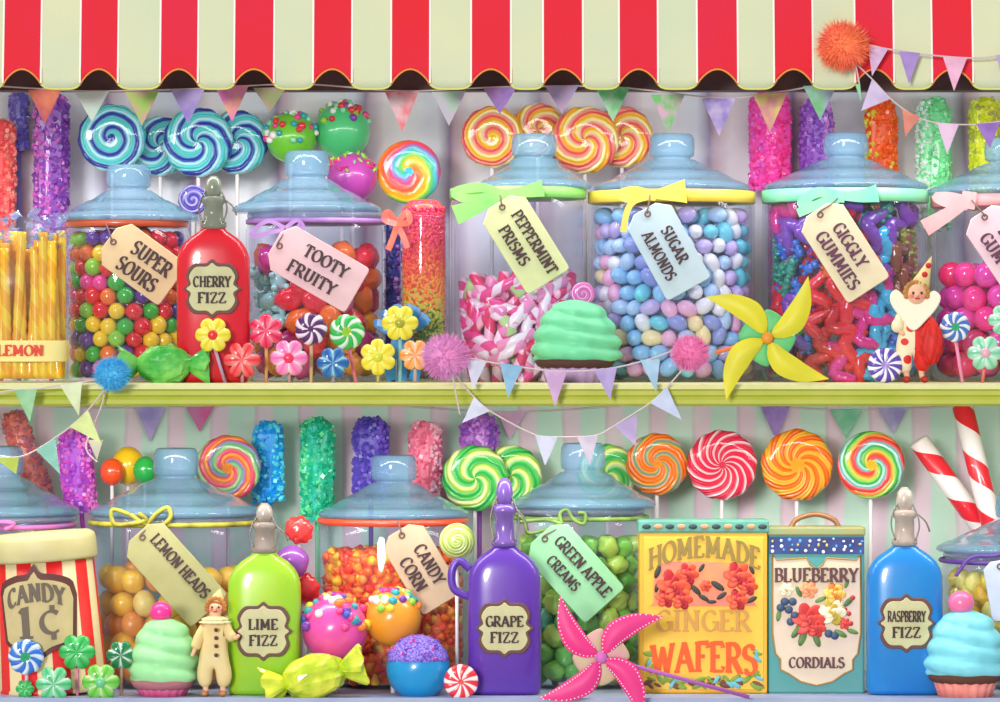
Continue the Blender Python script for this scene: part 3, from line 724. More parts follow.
# ------------------------------------------------------------------ ribbons and cords on jars
def band(parent, R, z, h, m, name='ribbon_band'):
    return build(name, lathe(MB(), [(R, z-h/2), (R+1.4, z-h/2+.6), (R+1.4, z+h/2-.6), (R, z+h/2)], 56), m, parent)
def ribbon(label, j, zpx, w, m, shapes, cat='ribbon', dz=0):
    """j jar; a ribbon is its own thing: band round the neck and a knotted bow in front"""
    R = j['R']; d = 30+R
    cx = j.location.x/S/K(d)+500
    t = thing('neck_ribbon', label, cat, cx, zpx, d, 'ribbons and cords tied round the jar necks')
    band(t, R-1.2, 0, w, m)
    for nm, pts, ww in shapes:
        yy = -R-3.5; kk = K(20)/K(d)
        p3 = smoothpts([((x-500)*kk-(cx-500), yy-(i % 2)*.6, (zpx-351-(y-351)*kk)*1.0) for i, (x, y) in enumerate(pts)], 5)
        mb = MB(); strip(mb, p3, ww, 1.6)
        build(nm, mb, m, t, smooth=False)
    return t
mg = mat('rib_green', (150, 216, 110), .5, alt=(120, 200, 100), nscale=30)
my = mat('rib_yellow', (250, 222, 70), .5, alt=(240, 200, 90), nscale=30)
mt = mat('rib_teal', (110, 214, 180), .5, alt=(150, 226, 170), nscale=30)
mp = mat('rib_pink', (240, 160, 160), .5, alt=(246, 180, 186), nscale=30)
mv = mat('rib_violet', (160, 110, 190), .5, alt=(190, 150, 214), nscale=30)
def tap(a, b): return lambda t: a+(b-a)*t
ribbon('pale green ribbon and bow round the peppermint jar neck', j3, 194, 11, mg, [
    ('bow_loop', [(500, 194), (480, 187), (455, 192), (470, 199), (500, 195)], 9),
    ('bow_tail', [(500, 196), (480, 205), (455, 215)], tap(7, 20)), ('bow_loop', [(500, 194), (522, 192), (543, 188)], tap(4, 17)), ('knot', [(495, 194), (506, 195)], 10)])
ribbon('bright yellow ribbon and bow round the almond jar neck', j4, 198, 12, my, [
    ('bow_loop', [(650, 194), (634, 190), (620, 194), (632, 199), (650, 195)], 8),
    ('bow_tail', [(648, 196), (630, 205), (623, 232)], 6), ('bow_loop', [(650, 195), (668, 193), (686, 191)], tap(5, 24)), ('knot', [(645, 194), (656, 195)], 11)])
ribbon('turquoise ribbon and bow round the gummy jar neck', j5, 197, 13, mt, [
    ('bow_loop', [(838, 196), (818, 192), (802, 203), (816, 206), (838, 198)], 10), ('bow_tail', [(838, 196), (812, 207), (798, 213)], 9),
    ('bow_loop', [(838, 196), (860, 196), (878, 193)], tap(6, 18)), ('knot', [(833, 196), (845, 197)], 11)])
ribbon('salmon pink ribbon and bow round the gumball jar neck', j6, 202, 12, mp, [
    ('bow_loop', [(968, 200), (950, 196), (936, 197), (950, 204), (968, 202)], 8), ('bow_tail', [(972, 198), (950, 213), (925, 228)], tap(9, 17)),
    ('knot', [(962, 199), (976, 201)], 17)])
ribbon('thin violet ribbon and bow round the fruit gummy jar neck', j2, 222, 5, mv, [
    ('bow_loop', [(285, 228), (270, 221), (258, 226), (252, 236), (272, 232), (285, 229)], 4), ('bow_loop', [(285, 228), (297, 220), (303, 228), (292, 232)], 4),
    ('bow_tail', [(285, 229), (292, 236), (300, 222)], 3)])
def cord(label, j, zpx, r, m, loops, group='ribbons and cords tied round the jar necks'):
    R = j['R']; d = 30+R; cx = j.location.x/S/K(d)+500
    t = thing('cord_tie', label, 'cord', cx, zpx, d, group)
    build('cord_ring', tube(MB(), [((R+r-1)*math.cos(a*PI/24), (R+r-1)*math.sin(a*PI/24), 0) for a in range(48)], r, 8, closed=True), m, t)
    for pts in loops:
        yy = -R-2-r; kk = K(20)/K(d)
        build('bow_loop', tube(MB(), smoothpts([((x-500)*kk-(cx-500), yy-i*.3, zpx-351-(y-351)*kk) for i, (x, y) in enumerate(pts)], 6), r*.85, 8), m, t)
mc1 = mat('cord_yellow', (206, 200, 70), .55, alt=(120, 110, 40), nscale=50)
cord('yellow cord knotted round the lemon jar neck', k1, 522, 2.6, mc1, [[(146, 525), (130, 515), (112, 510), (114, 524), (128, 524), (146, 520), (138, 513)], [(146, 525), (158, 512), (168, 508), (170, 518), (160, 526), (146, 526)], [(146, 525), (150, 530), (144, 540)]])
mc2 = mat('cord_green', (150, 190, 90), .55, alt=(70, 90, 50), nscale=50)
cord('green cord knotted round the apple cream jar neck', k3, 517, 2.2, mc2, [[(562, 524), (545, 530), (528, 533), (524, 520), (514, 513)], [(562, 524), (560, 514), (567, 510), (574, 520), (584, 524), (585, 514), (578, 513)], [(562, 524), (545, 520), (520, 522)]])
mc3 = mat('cord_navy', (96, 60, 150), .5)
cord('purple cord tied round the lower right jar neck', k4, 560, 2.2, mc3, [[(962, 568), (968, 560), (978, 556), (992, 556), (1005, 553)], [(962, 568), (956, 576)]])
cord('pink and violet cord round the jar behind the striped tub', k0, 525, 2.6, mat('cord_pink', (206, 90, 150), .5, alt=(150, 110, 190), nscale=40), [[(4, 530), (14, 524), (-4, 522)]])

# ------------------------------------------------------------------ paper tags
ink = mat('ink', (70, 46, 50), .7); ink2 = mat('ink_plum', (96, 50, 76), .7)
def paper_tag(label, cx, cy, L, Wd, ang, rgb, lines, d=20, tie=None, inkm=None, hole=True, alt=None):
    t = thing('hang_tag', label, 'tag', cx, cy, d, 'paper name tags hanging on the jars', (0, R_(ang), 0))
    h, w = L/2, Wd/2; c = w*.5; q = 4
    out = [(-h+c*.8, w), (h-q, w), (h-1, w-1), (h, w-q), (h, -w+q), (h-1, -w+1), (h-q, -w), (-h+c*.8, -w), (-h, -w+c), (-h, w-c)]
    m = mat('tag_%d_%d_%d' % rgb, rgb, .8, alt=alt or tuple(max(0, v-22) for v in rgb), nscale=22)
    build('card', prism(MB(), out, -1.2, 1.2, bev=.8), m, t, smooth=False)
    mb = MB()
    build('eyelet', tube(MB(), [(-h+6+2.6*math.cos(a*PI/8), -1.6, 2.6*math.sin(a*PI/8)) for a in range(16)], .9, 6, closed=True), mat('eyelet_brown', (110, 84, 70), .5), t)
    for (s, lw, lh, ox, oz) in lines:
        build('lettering', text(s, lw, lh, T(ox, 0, oz), y=-1.8, t=.8, bold=.02), inkm or ink, t, smooth=False)
    if tie:
        a = W(tie[0], tie[1], d)-W(cx, cy, d); a = Vector((a.x, 0, a.z)); a = Matrix.Rotation(-R_(ang), 3, 'Y') @ a
        build('string', tube(MB(), smoothpts([(-h+6, 0, 0), (-h+3, -2, 1), tuple(Vector((-h+6, 0, 0))*.4+a*.6+Vector((0, -1, 0))), (a.x, 3, a.z)], 5), .8, 6), mat('tag_string', (120, 96, 90), .7), t)
    return t
paper_tag('buff tag reading SUPER SOURS', 141, 262, 80, 51, 36, (232, 204, 162), [('SUPER', 46, 14, 7, 9), ('SOURS', 46, 14, 4, -12)], tie=(106, 224))
paper_tag('pale pink tag reading TOOTY FRUITY', 316, 267, 96, 51, 30, (236, 200, 206), [('TOOTY', 50, 12, 6, 10), ('FRUITY', 54, 12, 2, -11)], tie=(285, 228))
paper_tag('pale green tag reading PEPPERMINT PRISMS', 524, 242, 94, 50, 58, (220, 226, 172), [('PEPPERMINT', 72, 11, 6, 9), ('PRISMS', 44, 11, -2, -10)], tie=(500, 195))
paper_tag('pale blue tag reading SUGAR ALMONDS', 667, 249, 92, 50, 61, (196, 216, 228), [('SUGAR', 40, 11, 0, 9), ('ALMONDS', 54, 11, 2, -10)], tie=(650, 195))
paper_tag('cream tag reading GIGGLY GUMMIES', 843, 250, 96, 50, 57, (232, 220, 188), [('GIGGLY', 50, 12, 0, 9), ('GUMMIES', 66, 12, 6, -10)], tie=(838, 198), inkm=ink2)
paper_tag('pale pink tag cut off by the right edge', 1008, 252, 96, 50, 56, (238, 206, 216), [('BUBBLE', 50, 12, 2, 9), ('GUM', 32, 12, -12, -10)], tie=(972, 200), inkm=ink2)
paper_tag('olive grey tag reading LEMON HEADS', 174, 572, 106, 50, 48, (184, 180, 128), [('LEMON HEADS', 80, 11, 0, 9)], tie=(147, 526))
paper_tag('tan tag reading CANDY CORN', 421, 567, 86, 47, 59, (218, 190, 160), [('CANDY', 44, 12, 2, 9), ('CORN', 36, 12, 2, -10)], tie=(398, 520))
paper_tag('mint green tag reading GREEN APPLE CREAMS', 573, 570, 96, 54, 48, (160, 222, 170), [('GREEN APPLE', 76, 11, 4, 10), ('CREAMS', 42, 10, -4, -9)], tie=(562, 524))
paper_tag('plain pale blue tag at the lower right edge', 1004, 590, 60, 34, 80, (206, 216, 236), [], d=20)

# ------------------------------------------------------------------ fizz bottles
def superring(mb, rows, e=3.2, seg=40, mi=0):
    vs, fs = [], []
    for (a, b, z) in rows:
        for i in range(seg):
            t = 2*PI*i/seg; c, s = math.cos(t), math.sin(t)
            vs.append((a*math.copysign(abs(c)**(2/e), c), b*math.copysign(abs(s)**(2/e), s), z))
    n = len(rows)
    for j in range(n-1):
        for i in range(seg):
            i2 = (i+1) % seg; fs.append((j*seg+i, j*seg+i2, (j+1)*seg+i2, (j+1)*seg+i))
    fs.append(tuple(range(seg-1, -1, -1))); fs.append(tuple((n-1)*seg+i for i in range(seg)))
    mb.add(vs, fs, mi); return mb
PLQ = sm2([(-26, 14), (-19, 24), (-6, 25), (0, 29), (6, 25), (19, 24), (26, 14), (24, 5), (29, 0), (24, -5), (26, -14), (19, -24), (6, -25), (0, -29), (-6, -25), (-19, -24), (-26, -14), (-24, -5), (-29, 0), (-24, 5)], 4)
def bottle(label, cx, hw, neck_py, top_py, rgb, rgb2, zf, l1, pcy, d=-14, capc=(150, 150, 140), dark=None, handle=False, lever=True):
    bp = base_py(d, zf); H = bp-neck_py; HC = neck_py-top_py
    t = thing('fizz_bottle', label, 'bottle', cx, bp, d, 'flask bottles of coloured fizz')
    m = mat('fizz_%d_%d_%d' % rgb, rgb, .28, coat=.35, alt=rgb2, nscale=11)
    rows = [(hw*.86, 13, 0), (hw*.96, 17, 1.5), (hw, 19, 6), (hw, 19, H*.55), (hw, 19, H-42), (hw*.99, 18.5, H-30), (hw*.93, 18, H-22), (hw*.82, 17, H-15), (hw*.66, 15, H-9), (hw*.5, 13, H-5), (hw*.37, 11.5, H-2), (hw*.34, 10.5, H)]
    build('bottle_body', superring(MB(), rows), m, t)
    nm = glass('neck_glass_%d' % capc[0], (214, 214, 206), capc, .62, .15) if not dark else mat('neck_%d' % dark[0], dark, .25, coat=.5)
    nk = MB(); lathe(nk, [(11, H), (13, H+2), (13, H+6), (10, H+9), (9.5, H+HC*.45), (12, H+HC*.5), (12, H+HC*.58), (9, H+HC*.62)], 24)
    build('bottle_neck', nk, nm, t)
    st = MB(); lathe(st, [(6, H+HC*.6), (8, H+HC*.68), (8.5, H+HC*.8), (7, H+HC*.92), (3, H+HC), (0, H+HC)], 20)
    build('stopper', st, nm if dark else mat('stopper_%d' % capc[0], capc, .3, coat=.5, alt=(110, 116, 104)), t)
    if lever:
        wb_ = MB()
        tube(wb_, smoothpts([(-10, -11, H+6), (-14, -9, H+HC*.35), (-11, -4, H+HC*.6), (0, -3, H+HC*.86), (11, -4, H+HC*.6), (14, -9, H+HC*.35), (10, -11, H+6)], 5), .9, 6)
        tube(wb_, smoothpts([(12, -11, H+HC*.55), (20, -12, H+HC*.42), (24, -12, H+HC*.25)], 4), .9, 6)
        build('wire_bail', wb_, mat('wire', (128, 122, 116), .35, metal=.6), t)
    if handle:
        build('handle', tube(MB(), smoothpts([(-hw+2, 0, H-22), (-hw-9, 0, H-14), (-hw-16, 0, H-24), (-hw-14, 0, H-42), (-hw+2, 0, H-50)], 6), 4, 10), m, t)
    pz = bp-pcy
    pq = build('label_plaque', prism(MB(), [(x*1.0, z*1.02+pz) for x, z in PLQ], -20.6, -18, bev=.6), mat('plaque_brown', (104, 66, 58), .6), t, smooth=False)
    build('label_paper', prism(MB(), [(x*.88, z*.88+pz) for x, z in PLQ], -21.6, -20, bev=.4), mat('plaque_cream', (218, 214, 168), .7, alt=(196, 190, 140), nscale=40), pq, smooth=False)
    w1 = 38 if len(l1) > 4 else 30
    build('lettering', text(l1, w1, 10, T(0, 0, pz+7), y=-22.6, t=.8, bold=.02), ink, pq, smooth=False)
    build('lettering', text('FIZZ', 29, 10, T(0, 0, pz-9), y=-22.6, t=.8, bold=.02), ink, pq, smooth=False)
    return t
bottle('red flask bottle labelled CHERRY FIZZ', 213.5, 36.5, 229, 176, (226, 22, 44), (206, 12, 36), ZU, 'CHERRY', 289, capc=(140, 150, 130))
bottle('lime green flask bottle labelled LIME FIZZ', 264.5, 36.5, 553, 503, (176, 214, 40), (120, 190, 50), ZL, 'LIME', 630, capc=(176, 160, 150))
bottle('purple flask bottle labelled GRAPE FIZZ with a looped handle', 504.5, 36.5, 547, 478, (104, 56, 172), (84, 46, 160), ZL, 'GRAPE', 627, dark=(112, 80, 160), handle=True)
bottle('blue flask bottle labelled RASPBERRY FIZZ', 904.5, 38, 546, 487, (26, 136, 206), (20, 112, 196), ZL, 'RASPBERRY', 622, capc=(190, 170, 160))

# ------------------------------------------------------------------ small flower / mint lollipops
def flower_out(Rr, n=6, amp=.13, k=8):
    q = lambda a: Rr*(1-2*amp+2*amp*abs(math.cos(n*a/2))**.55)
    return [(q(a)*math.cos(a), q(a)*math.sin(a)) for a in [2*PI*i/(n*k) for i in range(n*k)]]
def small_lolly(name, label, x, y, r, d, m, zf, petals=6, core=None, stick=None, sx=0, rot=0, cat='lollipop', group=None, amp=.12):
    t = thing(name, label, cat, x, y, d, group)
    if petals:
        o = build('candy_head', puff(MB(), flower_out(r*1.06, petals, amp), r*.42, rings=6, dish=r*.16), m, t)
    else:
        o = swirl_disc(r, m, t=r*.38, parent=t, name='candy_head')
    o.rotation_euler = (0, rot, 0)
    if core: build('candy_centre', ellip(MB(), r*.3, r*.2, r*.3, T(0, -r*.3, 0)), mat('core_%d_%d_%d' % core, core, .25, coat=.5), t)
    if stick:
        h = base_py(d, zf)-y
        build('stick', tube(MB(), [(0, r*.25, -r*.5), (sx, r*.25, -h)], 1.7, 8), mat('st_%d_%d_%d' % stick, stick, .5), t)
    return t
def pet(key, r, a, b, c=None, n=6, tw=0): return radial(key, r, n, tw, [(0, a), (.3, b), (.5, c or b), (.7, b), (1, a)], None, bump=.35)
GF = 'flower shaped lollipops in front of the upper jars'
YEL = pet('fl_yellow', 17, (236, 214, 50), (250, 236, 70), (252, 244, 130))
small_lolly('flower_lollipop', 'yellow flower lollipop with a red centre in front of the cherry bottle', 213, 335, 17, -46, YEL, ZU, core=(232, 40, 34), stick=(190, 160, 190), sx=12, group=GF)
small_lolly('flower_lollipop', 'red flower candy with pale pink petal tips low beside the cherry bottle', 242, 360, 18, -42, pet('fl_red', 18, (238, 40, 56), (248, 110, 110), (255, 170, 160)), ZU, petals=6, amp=.2, stick=(200, 150, 160), group=GF)
small_lolly('flower_lollipop', 'raised crimson and pink flower lollipop left of the plum swirl', 266, 331, 16.5, -22, pet('fl_crim', 16, (226, 24, 70), (244, 90, 130), (255, 160, 180)), ZU, stick=(226, 170, 110), group=GF, rot=.5)
small_lolly('flower_lollipop', 'bright pink flower candy with a red heart between two sticks', 289, 358, 18, -44, pet('fl_pink', 18, (246, 110, 180), (250, 150, 200), (255, 226, 240)), ZU, core=(240, 50, 90), stick=(200, 160, 160), group=GF)
PLM = radial('plum_swirl', 15, 7, .7, [(0, (90, 40, 110)), (.5, (90, 40, 110)), (.55, (246, 230, 240)), (.9, (246, 230, 240)), (1, (90, 40, 110))], ((110, 60, 120), .2), rough=.3)
small_lolly('mint_lollipop', 'plum and white swirled mint lollipop below the pink tag', 311, 329, 15.5, -24, PLM, ZU, petals=7, amp=.05, stick=(226, 200, 150), group=GF)
small_lolly('flower_lollipop', 'blue flower candy with ice blue tips', 333, 363, 15.5, -38, pet('fl_blue', 16, (30, 90, 170), (40, 120, 190), (170, 226, 240)), ZU, stick=(180, 160, 180), group=GF)
GRS = radial('green_swirl', 17, 7, .9, [(0, (50, 190, 80)), (.5, (60, 200, 90)), (.6, (226, 246, 226)), (.85, (226, 246, 226)), (1, (50, 190, 80))], ((170, 220, 60), .28))
small_lolly('mint_lollipop', 'green and white swirled mint lollipop on a pink stick', 347, 332, 17, -20, GRS, ZU, petals=7, amp=.04, stick=(236, 120, 150), sx=9, group=GF)
small_lolly('flower_lollipop', 'plain yellow flower candy low on the shelf edge', 378, 357, 17.5, -44, YEL, ZU, stick=(210, 190, 110), group=GF, rot=.5, core=(214, 216, 50))
small_lolly('flower_lollipop', 'yellow flower lollipop with an olive centre before the blue bow', 400, 323, 17.5, -28, pet('fl_yellow2', 17, (226, 210, 50), (246, 236, 70), (250, 244, 120)), ZU, core=(170, 170, 40), stick=(140, 200, 210), group=GF)
small_lolly('flower_lollipop', 'peach orange flower candy half behind the lavender pompom', 415, 355, 15, -36, pet('fl_peach', 15, (250, 150, 60), (252, 180, 110), (255, 224, 200)), ZU, stick=(200, 170, 150), group=GF)
VIO = radial('violet_mint', 17, 10, .5, [(0, (96, 70, 176)), (.52, (96, 70, 176)), (.58, (250, 246, 252)), (.92, (250, 246, 252)), (1, (96, 70, 176))], ((170, 140, 210), .24), bump=.2)
o = swirl_disc(17.5, VIO, t=6, name='peppermint_disc'); put(o, 885, base_py(-46, ZU)-17.5, -46); tag(o, 'violet and white pinwheel mint standing at the feet of the red figurine', 'mint candy')
BLS = radial('blue_mint', 14, 8, .8, [(0, (70, 120, 206)), (.45, (70, 120, 206)), (.55, (240, 248, 252)), (.9, (240, 248, 252)), (1, (70, 120, 206))], ((60, 190, 130), .3))
small_lolly('mint_lollipop', 'blue and white swirled mint lollipop before the gumball jar', 955, 327, 14.5, -30, BLS, ZU, petals=8, amp=.04, stick=(244, 150, 190), sx=8)
MNT = pet('fl_mint', 16, (120, 206, 160), (170, 230, 196), (224, 248, 236))
small_lolly('flower_lollipop', 'mint green flower lollipop with a pink heart near the right edge', 985, 353, 17, -42, MNT, ZU, core=(236, 170, 190), stick=(240, 120, 120), sx=-2)
small_lolly('flower_lollipop', 'aqua flower lollipop cut by the right edge of the upper shelf', 1004, 320, 15, -26, MNT, ZU, stick=(220, 180, 190))
GF2 = 'green flower lollipops round the striped tub'
G1 = pet('fl_g1', 17, (40, 170, 76), (70, 196, 100), (130, 220, 150)); G2 = pet('fl_g2', 17, (60, 186, 110), (130, 214, 160), (214, 244, 226)); G3 = pet('fl_g3', 17, (96, 190, 60), (130, 214, 90), (214, 240, 180))
small_lolly('mint_lollipop', 'blue and white swirled mint lollipop with a green eye before the striped tub', 26, 657, 17, -46, radial('blue_mint2', 17, 8, .8, [(0, (50, 120, 214)), (.45, (50, 120, 214)), (.55, (236, 244, 252)), (.85, (200, 220, 246)), (1, (50, 120, 214))], ((50, 176, 120), .3)), ZL, petals=8, amp=.04, stick=(220, 200, 210))
small_lolly('flower_lollipop', 'plain green flower lollipop below the price on the striped tub', 77, 652, 17.5, -36, G1, ZL, stick=(236, 150, 170), group=GF2)
small_lolly('flower_lollipop', 'pale tipped mint green flower candy at the bottom edge', 54, 684, 17.5, -52, G2, ZL, stick=(220, 180, 180), group=GF2, amp=.17)
small_lolly('flower_lollipop', 'lime green flower candy at the right foot of the striped tub', 101, 682, 18, -50, G3, ZL, stick=(220, 180, 180), group=GF2, core=(110, 200, 140))
small_lolly('flower_lollipop', 'dark green flower lollipop with white tips left of the pink topped cupcake', 121, 655, 14, -34, pet('fl_g4', 14, (20, 120, 70), (30, 130, 76), (240, 250, 244)), ZL, stick=(222, 170, 150), group=GF2)
small_lolly('flower_lollipop', 'tiny dull green flower candy below the blue mint lollipop', 25, 689, 9, -44, G1, ZL, group=GF2)
RDM = radial('red_mint', 18, 9, .45, [(0, (238, 50, 62)), (.5, (238, 50, 62)), (.58, (255, 240, 240)), (.92, (255, 240, 240)), (1, (238, 50, 62))], ((238, 60, 70), .16), bump=.2)
o = swirl_disc(17.5, RDM, t=6, name='peppermint_disc'); put(o, 461, base_py(-50, ZL)-17.5+2, -50); tag(o, 'red and white pinwheel mint standing left of the grape bottle', 'mint candy')
# lime swirl ball by the candy corn tag
t = thing('ball_lollipop', 'pale lime swirled ball lollipop beside the candy corn tag', 'lollipop', 457, 541, 4)
build('candy_ball', ellip(MB(), 18, 12, 18, seg=28, rings=16), radial('lime_ball', 18, 1, 3, [(0, (196, 222, 110)), (.4, (226, 240, 160)), (.7, (180, 206, 90)), (1, (196, 222, 110))]), t)
lolly_stick(t, [(0, 0, -17), (0, 0, -(base_py(4, ZL)-541))])
# raspberry-red and violet ball pops between the lime bottle and the corn jar
for i, (lb, x, y, r, c, dd) in enumerate((('knobbly red berry lollipop between the lime bottle and candy corn jar', 299, 530, 14, (240, 60, 60), 40),
        ('purple ball lollipop below the knobbly red one', 292, 562, 17, (150, 80, 176), 30), ('second red berry lollipop low behind the lime bottle', 305, 588, 15, (226, 50, 60), 46))):
    t = thing('berry_lollipop', lb, 'lollipop', x, y, dd)
    build('candy_ball', ellip(MB(), r, r*.7, r, seg=26, rings=16, fn=lambda v: 1+(.12*math.sin(v.x*9)*math.sin(v.z*9) if i != 1 else .03*math.sin(v.z*6))), mat('berry_%d' % c[0], c, .25, coat=.5), t)
    lolly_stick(t, [(0, 0, -r*.8), (0, 0, -(base_py(dd, ZL)-y))])

# ------------------------------------------------------------------ cake pops
spk_cols = {'s_white': (248, 240, 236), 's_pink': (240, 60, 140), 's_teal': (40, 170, 180), 's_yellow': (246, 214, 60), 's_orange': (246, 130, 50), 's_purple': (130, 60, 170), 's_lime': (150, 210, 60), 's_blue': (70, 90, 200), 's_red': (220, 50, 60), 's_mint': (140, 220, 170)}
spk = {}
def sprinkle(c, kind):
    if (c, kind) not in spk:
        mb = ellip(MB(), 1, 1, 1, seg=10, rings=7) if kind == 'ball' else ellip(MB(), .6, .6, 1.8, seg=8, rings=7)
        me = bpy.data.meshes.new('sprinkle'); me.from_pydata([(x*S, y*S, z*S) for x, y, z in mb.v], [], mb.f); me.materials.append(mat(c, spk_cols[c], .3, coat=.4))
        me.polygons.foreach_set('use_smooth', [True]*len(mb.f)); spk[(c, kind)] = me
    return spk[(c, kind)]
def cake_pop(label, x, y, r, d, rgb, zf, cols, n=38, cover=.15, kind='ball', size=3.2, topc=None, group='sprinkled cake pops', fine=0):
    t = thing('cake_pop', label, 'cake pop', x, y, d, group)
    b = build('cake_ball', ellip(MB(), r, r, r*1.02, seg=36, rings=22, fn=lambda v: 1+.02*mnoise.noise(v*3)), mat('pop_%d_%d_%d' % rgb, rgb, .3, coat=.5), t)
    rnd = random.Random(int(x*3+y))
    if topc:
        pr_ = [(r*math.cos(a)*1.02, r*math.sin(a)*1.04) for a in [R_(14)+R_(76)*i/8 for i in range(9)]]
        mb = MB(); lathe(mb, [(pr_[0][0]*.9, pr_[0][1]*.9)]+pr_, 36, fn=lambda a, z: 1+.02*math.sin(9*a)*(1 if z < r*.4 else 0))
        build('sugar_topping', mb, mat('top_%d_%d_%d' % topc, topc, .7, alt=tuple(min(255, v+70) for v in topc), nscale=420, contrast=.08, bump=.6, bscale=500), t)
    for i in range(n):
        while 1:
            v = Vector((rnd.gauss(0, 1), rnd.gauss(0, 1), rnd.gauss(0, 1))).normalized()
            if v.z > cover and v.y < .45 and (v.z > cover+.25 or rnd.random() < .4): break
        o = bpy.data.objects.new('sprinkle', sprinkle(rnd.choice(cols), kind)); C.objects.link(o); o.parent = t
        o.location = v*(r*1.02)*S; q = size*rnd.uniform(.7, 1.25); o.scale = (q, q, q); o.rotation_euler = (rnd.uniform(0, 6), rnd.uniform(0, 6), rnd.uniform(0, 6))
    h = base_py(d, zf)-y
    lolly_stick(t, [(0, 0, -r*.95), (0, 0, -h)], 2.4)
    return t
mixc = ['s_white', 's_pink', 's_teal', 's_yellow', 's_orange', 's_purple', 's_lime']
cake_pop('green cake pop with mixed sprinkles left of its mint neighbour', 291, 138, 25, 232, (110, 200, 50), ZU, ['s_lime', 's_pink', 's_white', 's_teal', 's_mint', 's_red'], 46, -.2, size=3.6)
cake_pop('mint green cake pop with sprinkles on its crown beside the gummy jar knob', 342, 131, 28, 250, (80, 206, 130), ZU, ['s_lime', 's_pink', 's_white', 's_purple', 's_mint', 's_red'], 40, .3, size=3.4)
cake_pop('purple cake pop with lime flecks above the fruit gummy jar', 352, 178, 25, 198, (190, 70, 170), ZU, ['s_lime', 's_yellow', 's_lime', 's_mint', 's_pink'], 34, .25, 'rod', 2.6)
cake_pop('glossy pink cake pop with blue and orange sprinkles', 335, 629, 33, -4, (238, 80, 170), ZL, ['s_pink', 's_blue', 's_teal', 's_orange', 's_purple', 's_yellow', 's_pink', 's_white'], 60, .08, 'ball', 4.4)
cake_pop('orange cake pop with pastel sprinkles above the blue cake pop', 393, 618, 28, 4, (248, 160, 40), ZL, mixc, 46, .3, 'ball', 4.0)
cake_pop('bright blue cake pop topped with violet sugar grains', 418, 668, 32, -26, (20, 150, 214), ZL, ['s_purple', 's_blue', 's_pink', 's_purple'], 60, .35, 'rod', 1.9, topc=(96, 70, 180))

# ------------------------------------------------------------------ cupcakes
def cupcake(label, cx, x0, x1, top, rim, bottom_py, d, zf, rgb, linc, cake, cherry, cr, cdx=0, swirlcherry=False, liner_w=.78):
    bp = base_py(d, zf)
    t = thing('cupcake', label, 'cupcake', cx, bp, d)
    hw = (x1-x0)/2; hr = bp-rim; ht = bp-top
    seg = 48
    lin_ = MB(); lathe(lin_, [(hw*liner_w*.82, 0), (hw*liner_w, hr), (hw*liner_w-1.5, hr), (hw*liner_w*.8, 1.5)], 72, fn=lambda a, z: 1+.035*math.sin(18*a))
    build('paper_case', lin_, mat('case_%d_%d_%d' % linc, linc, .6, alt=tuple(min(255, v+30) for v in linc), nscale=40), t)
    ck = MB(); lathe(ck, [(hw*liner_w*.9, hr-5), (hw*.86, hr-2), (hw*.92, hr+3), (hw*.8, hr+6), (0, hr+6)], 40)
    build('cake', ck, mat('cake_%d' % cake[0], cake, .8, bump=.5), t)
    fr = MB(); vs, fs = [], []; rows = 40; seg = 56
    for j in range(rows+1):
        u = j/rows
        for i in range(seg):
            a = 2*PI*i/seg
            ph = u*4.2+a/(2*PI)+.12*math.sin(2*a+u*5)
            env = hw*(1.0-.56*u**2.5)
            if u > .86: env *= math.sqrt(max(.03, 1-((u-.86)/.15)**2))
            if u < .08: env *= .86+.14*(u/.08)
            rr = env*(1+.11*abs(math.sin(PI*ph))-.07+.05*mnoise.noise(Vector((math.cos(a)*1.6, math.sin(a)*1.6, u*3+cx))))
            rr *= 1+.03*math.sin(3*a+1)+.02*math.sin(7*a)
            z = hr+(ht-hr)*u + 2.5*math.sin(a*2+.6)*(1-u)
            vs.append((rr*math.cos(a), rr*math.sin(a)*.9, z))
    for j in range(rows):
        for i in range(seg):
            i2 = (i+1) % seg; fs.append((j*seg+i, j*seg+i2, (j+1)*seg+i2, (j+1)*seg+i))
    fs.append(tuple(range(seg))[::-1]); fs.append(tuple(rows*seg+i for i in range(seg)))
    fr.add(vs, fs)
    build('frosting', fr, mat('frost_%d_%d_%d' % rgb, rgb, .45, alt=tuple(min(255, v+26) for v in rgb), nscale=35, sss=.15, bump=.1, bscale=60), t)
    if swirlcherry:
        o = swirl_disc(cr, radial('purple_disc', cr, 1, 2.5, [(0, (226, 120, 196)), (.5, (206, 90, 180)), (.7, (240, 170, 220)), (1, (226, 120, 196))]), t=5, parent=t, name='candy_topper')
        o.location = (cdx*S, 0, (ht+cr*.5)*S)
    else:
        build('cherry', ellip(MB(), cr, cr, cr*.95, T(cdx, 0, ht+cr*.55), seg=24, rings=14, fn=lambda v: 1+.05*mnoise.noise(v*4)), mat('cherry_%d' % cherry[0], cherry, .35, coat=.4), t)
    return t
cupcake('cupcake with smooth mint frosting in a dark case on the upper shelf', 575, 531, 619, 300, 364, 381, -16+6, ZU, (104, 206, 150), (170, 140, 190), (84, 50, 44), (230, 110, 190), 12, cdx=8, swirlcherry=True)
cupcake('tall green frosted cupcake topped with a hot pink cherry', 163, 128, 198, 618, 684, 697, -28, ZL, (150, 218, 150), (206, 80, 130), (176, 110, 120), (248, 50, 150), 11, cdx=-2)
cupcake('turquoise frosted cupcake with a pink cherry at the lower right edge', 965, 926, 1008, 610, 678, 697, -34, ZL, (120, 208, 222), (236, 130, 120), (96, 54, 40), (244, 110, 160), 13, cdx=-4)

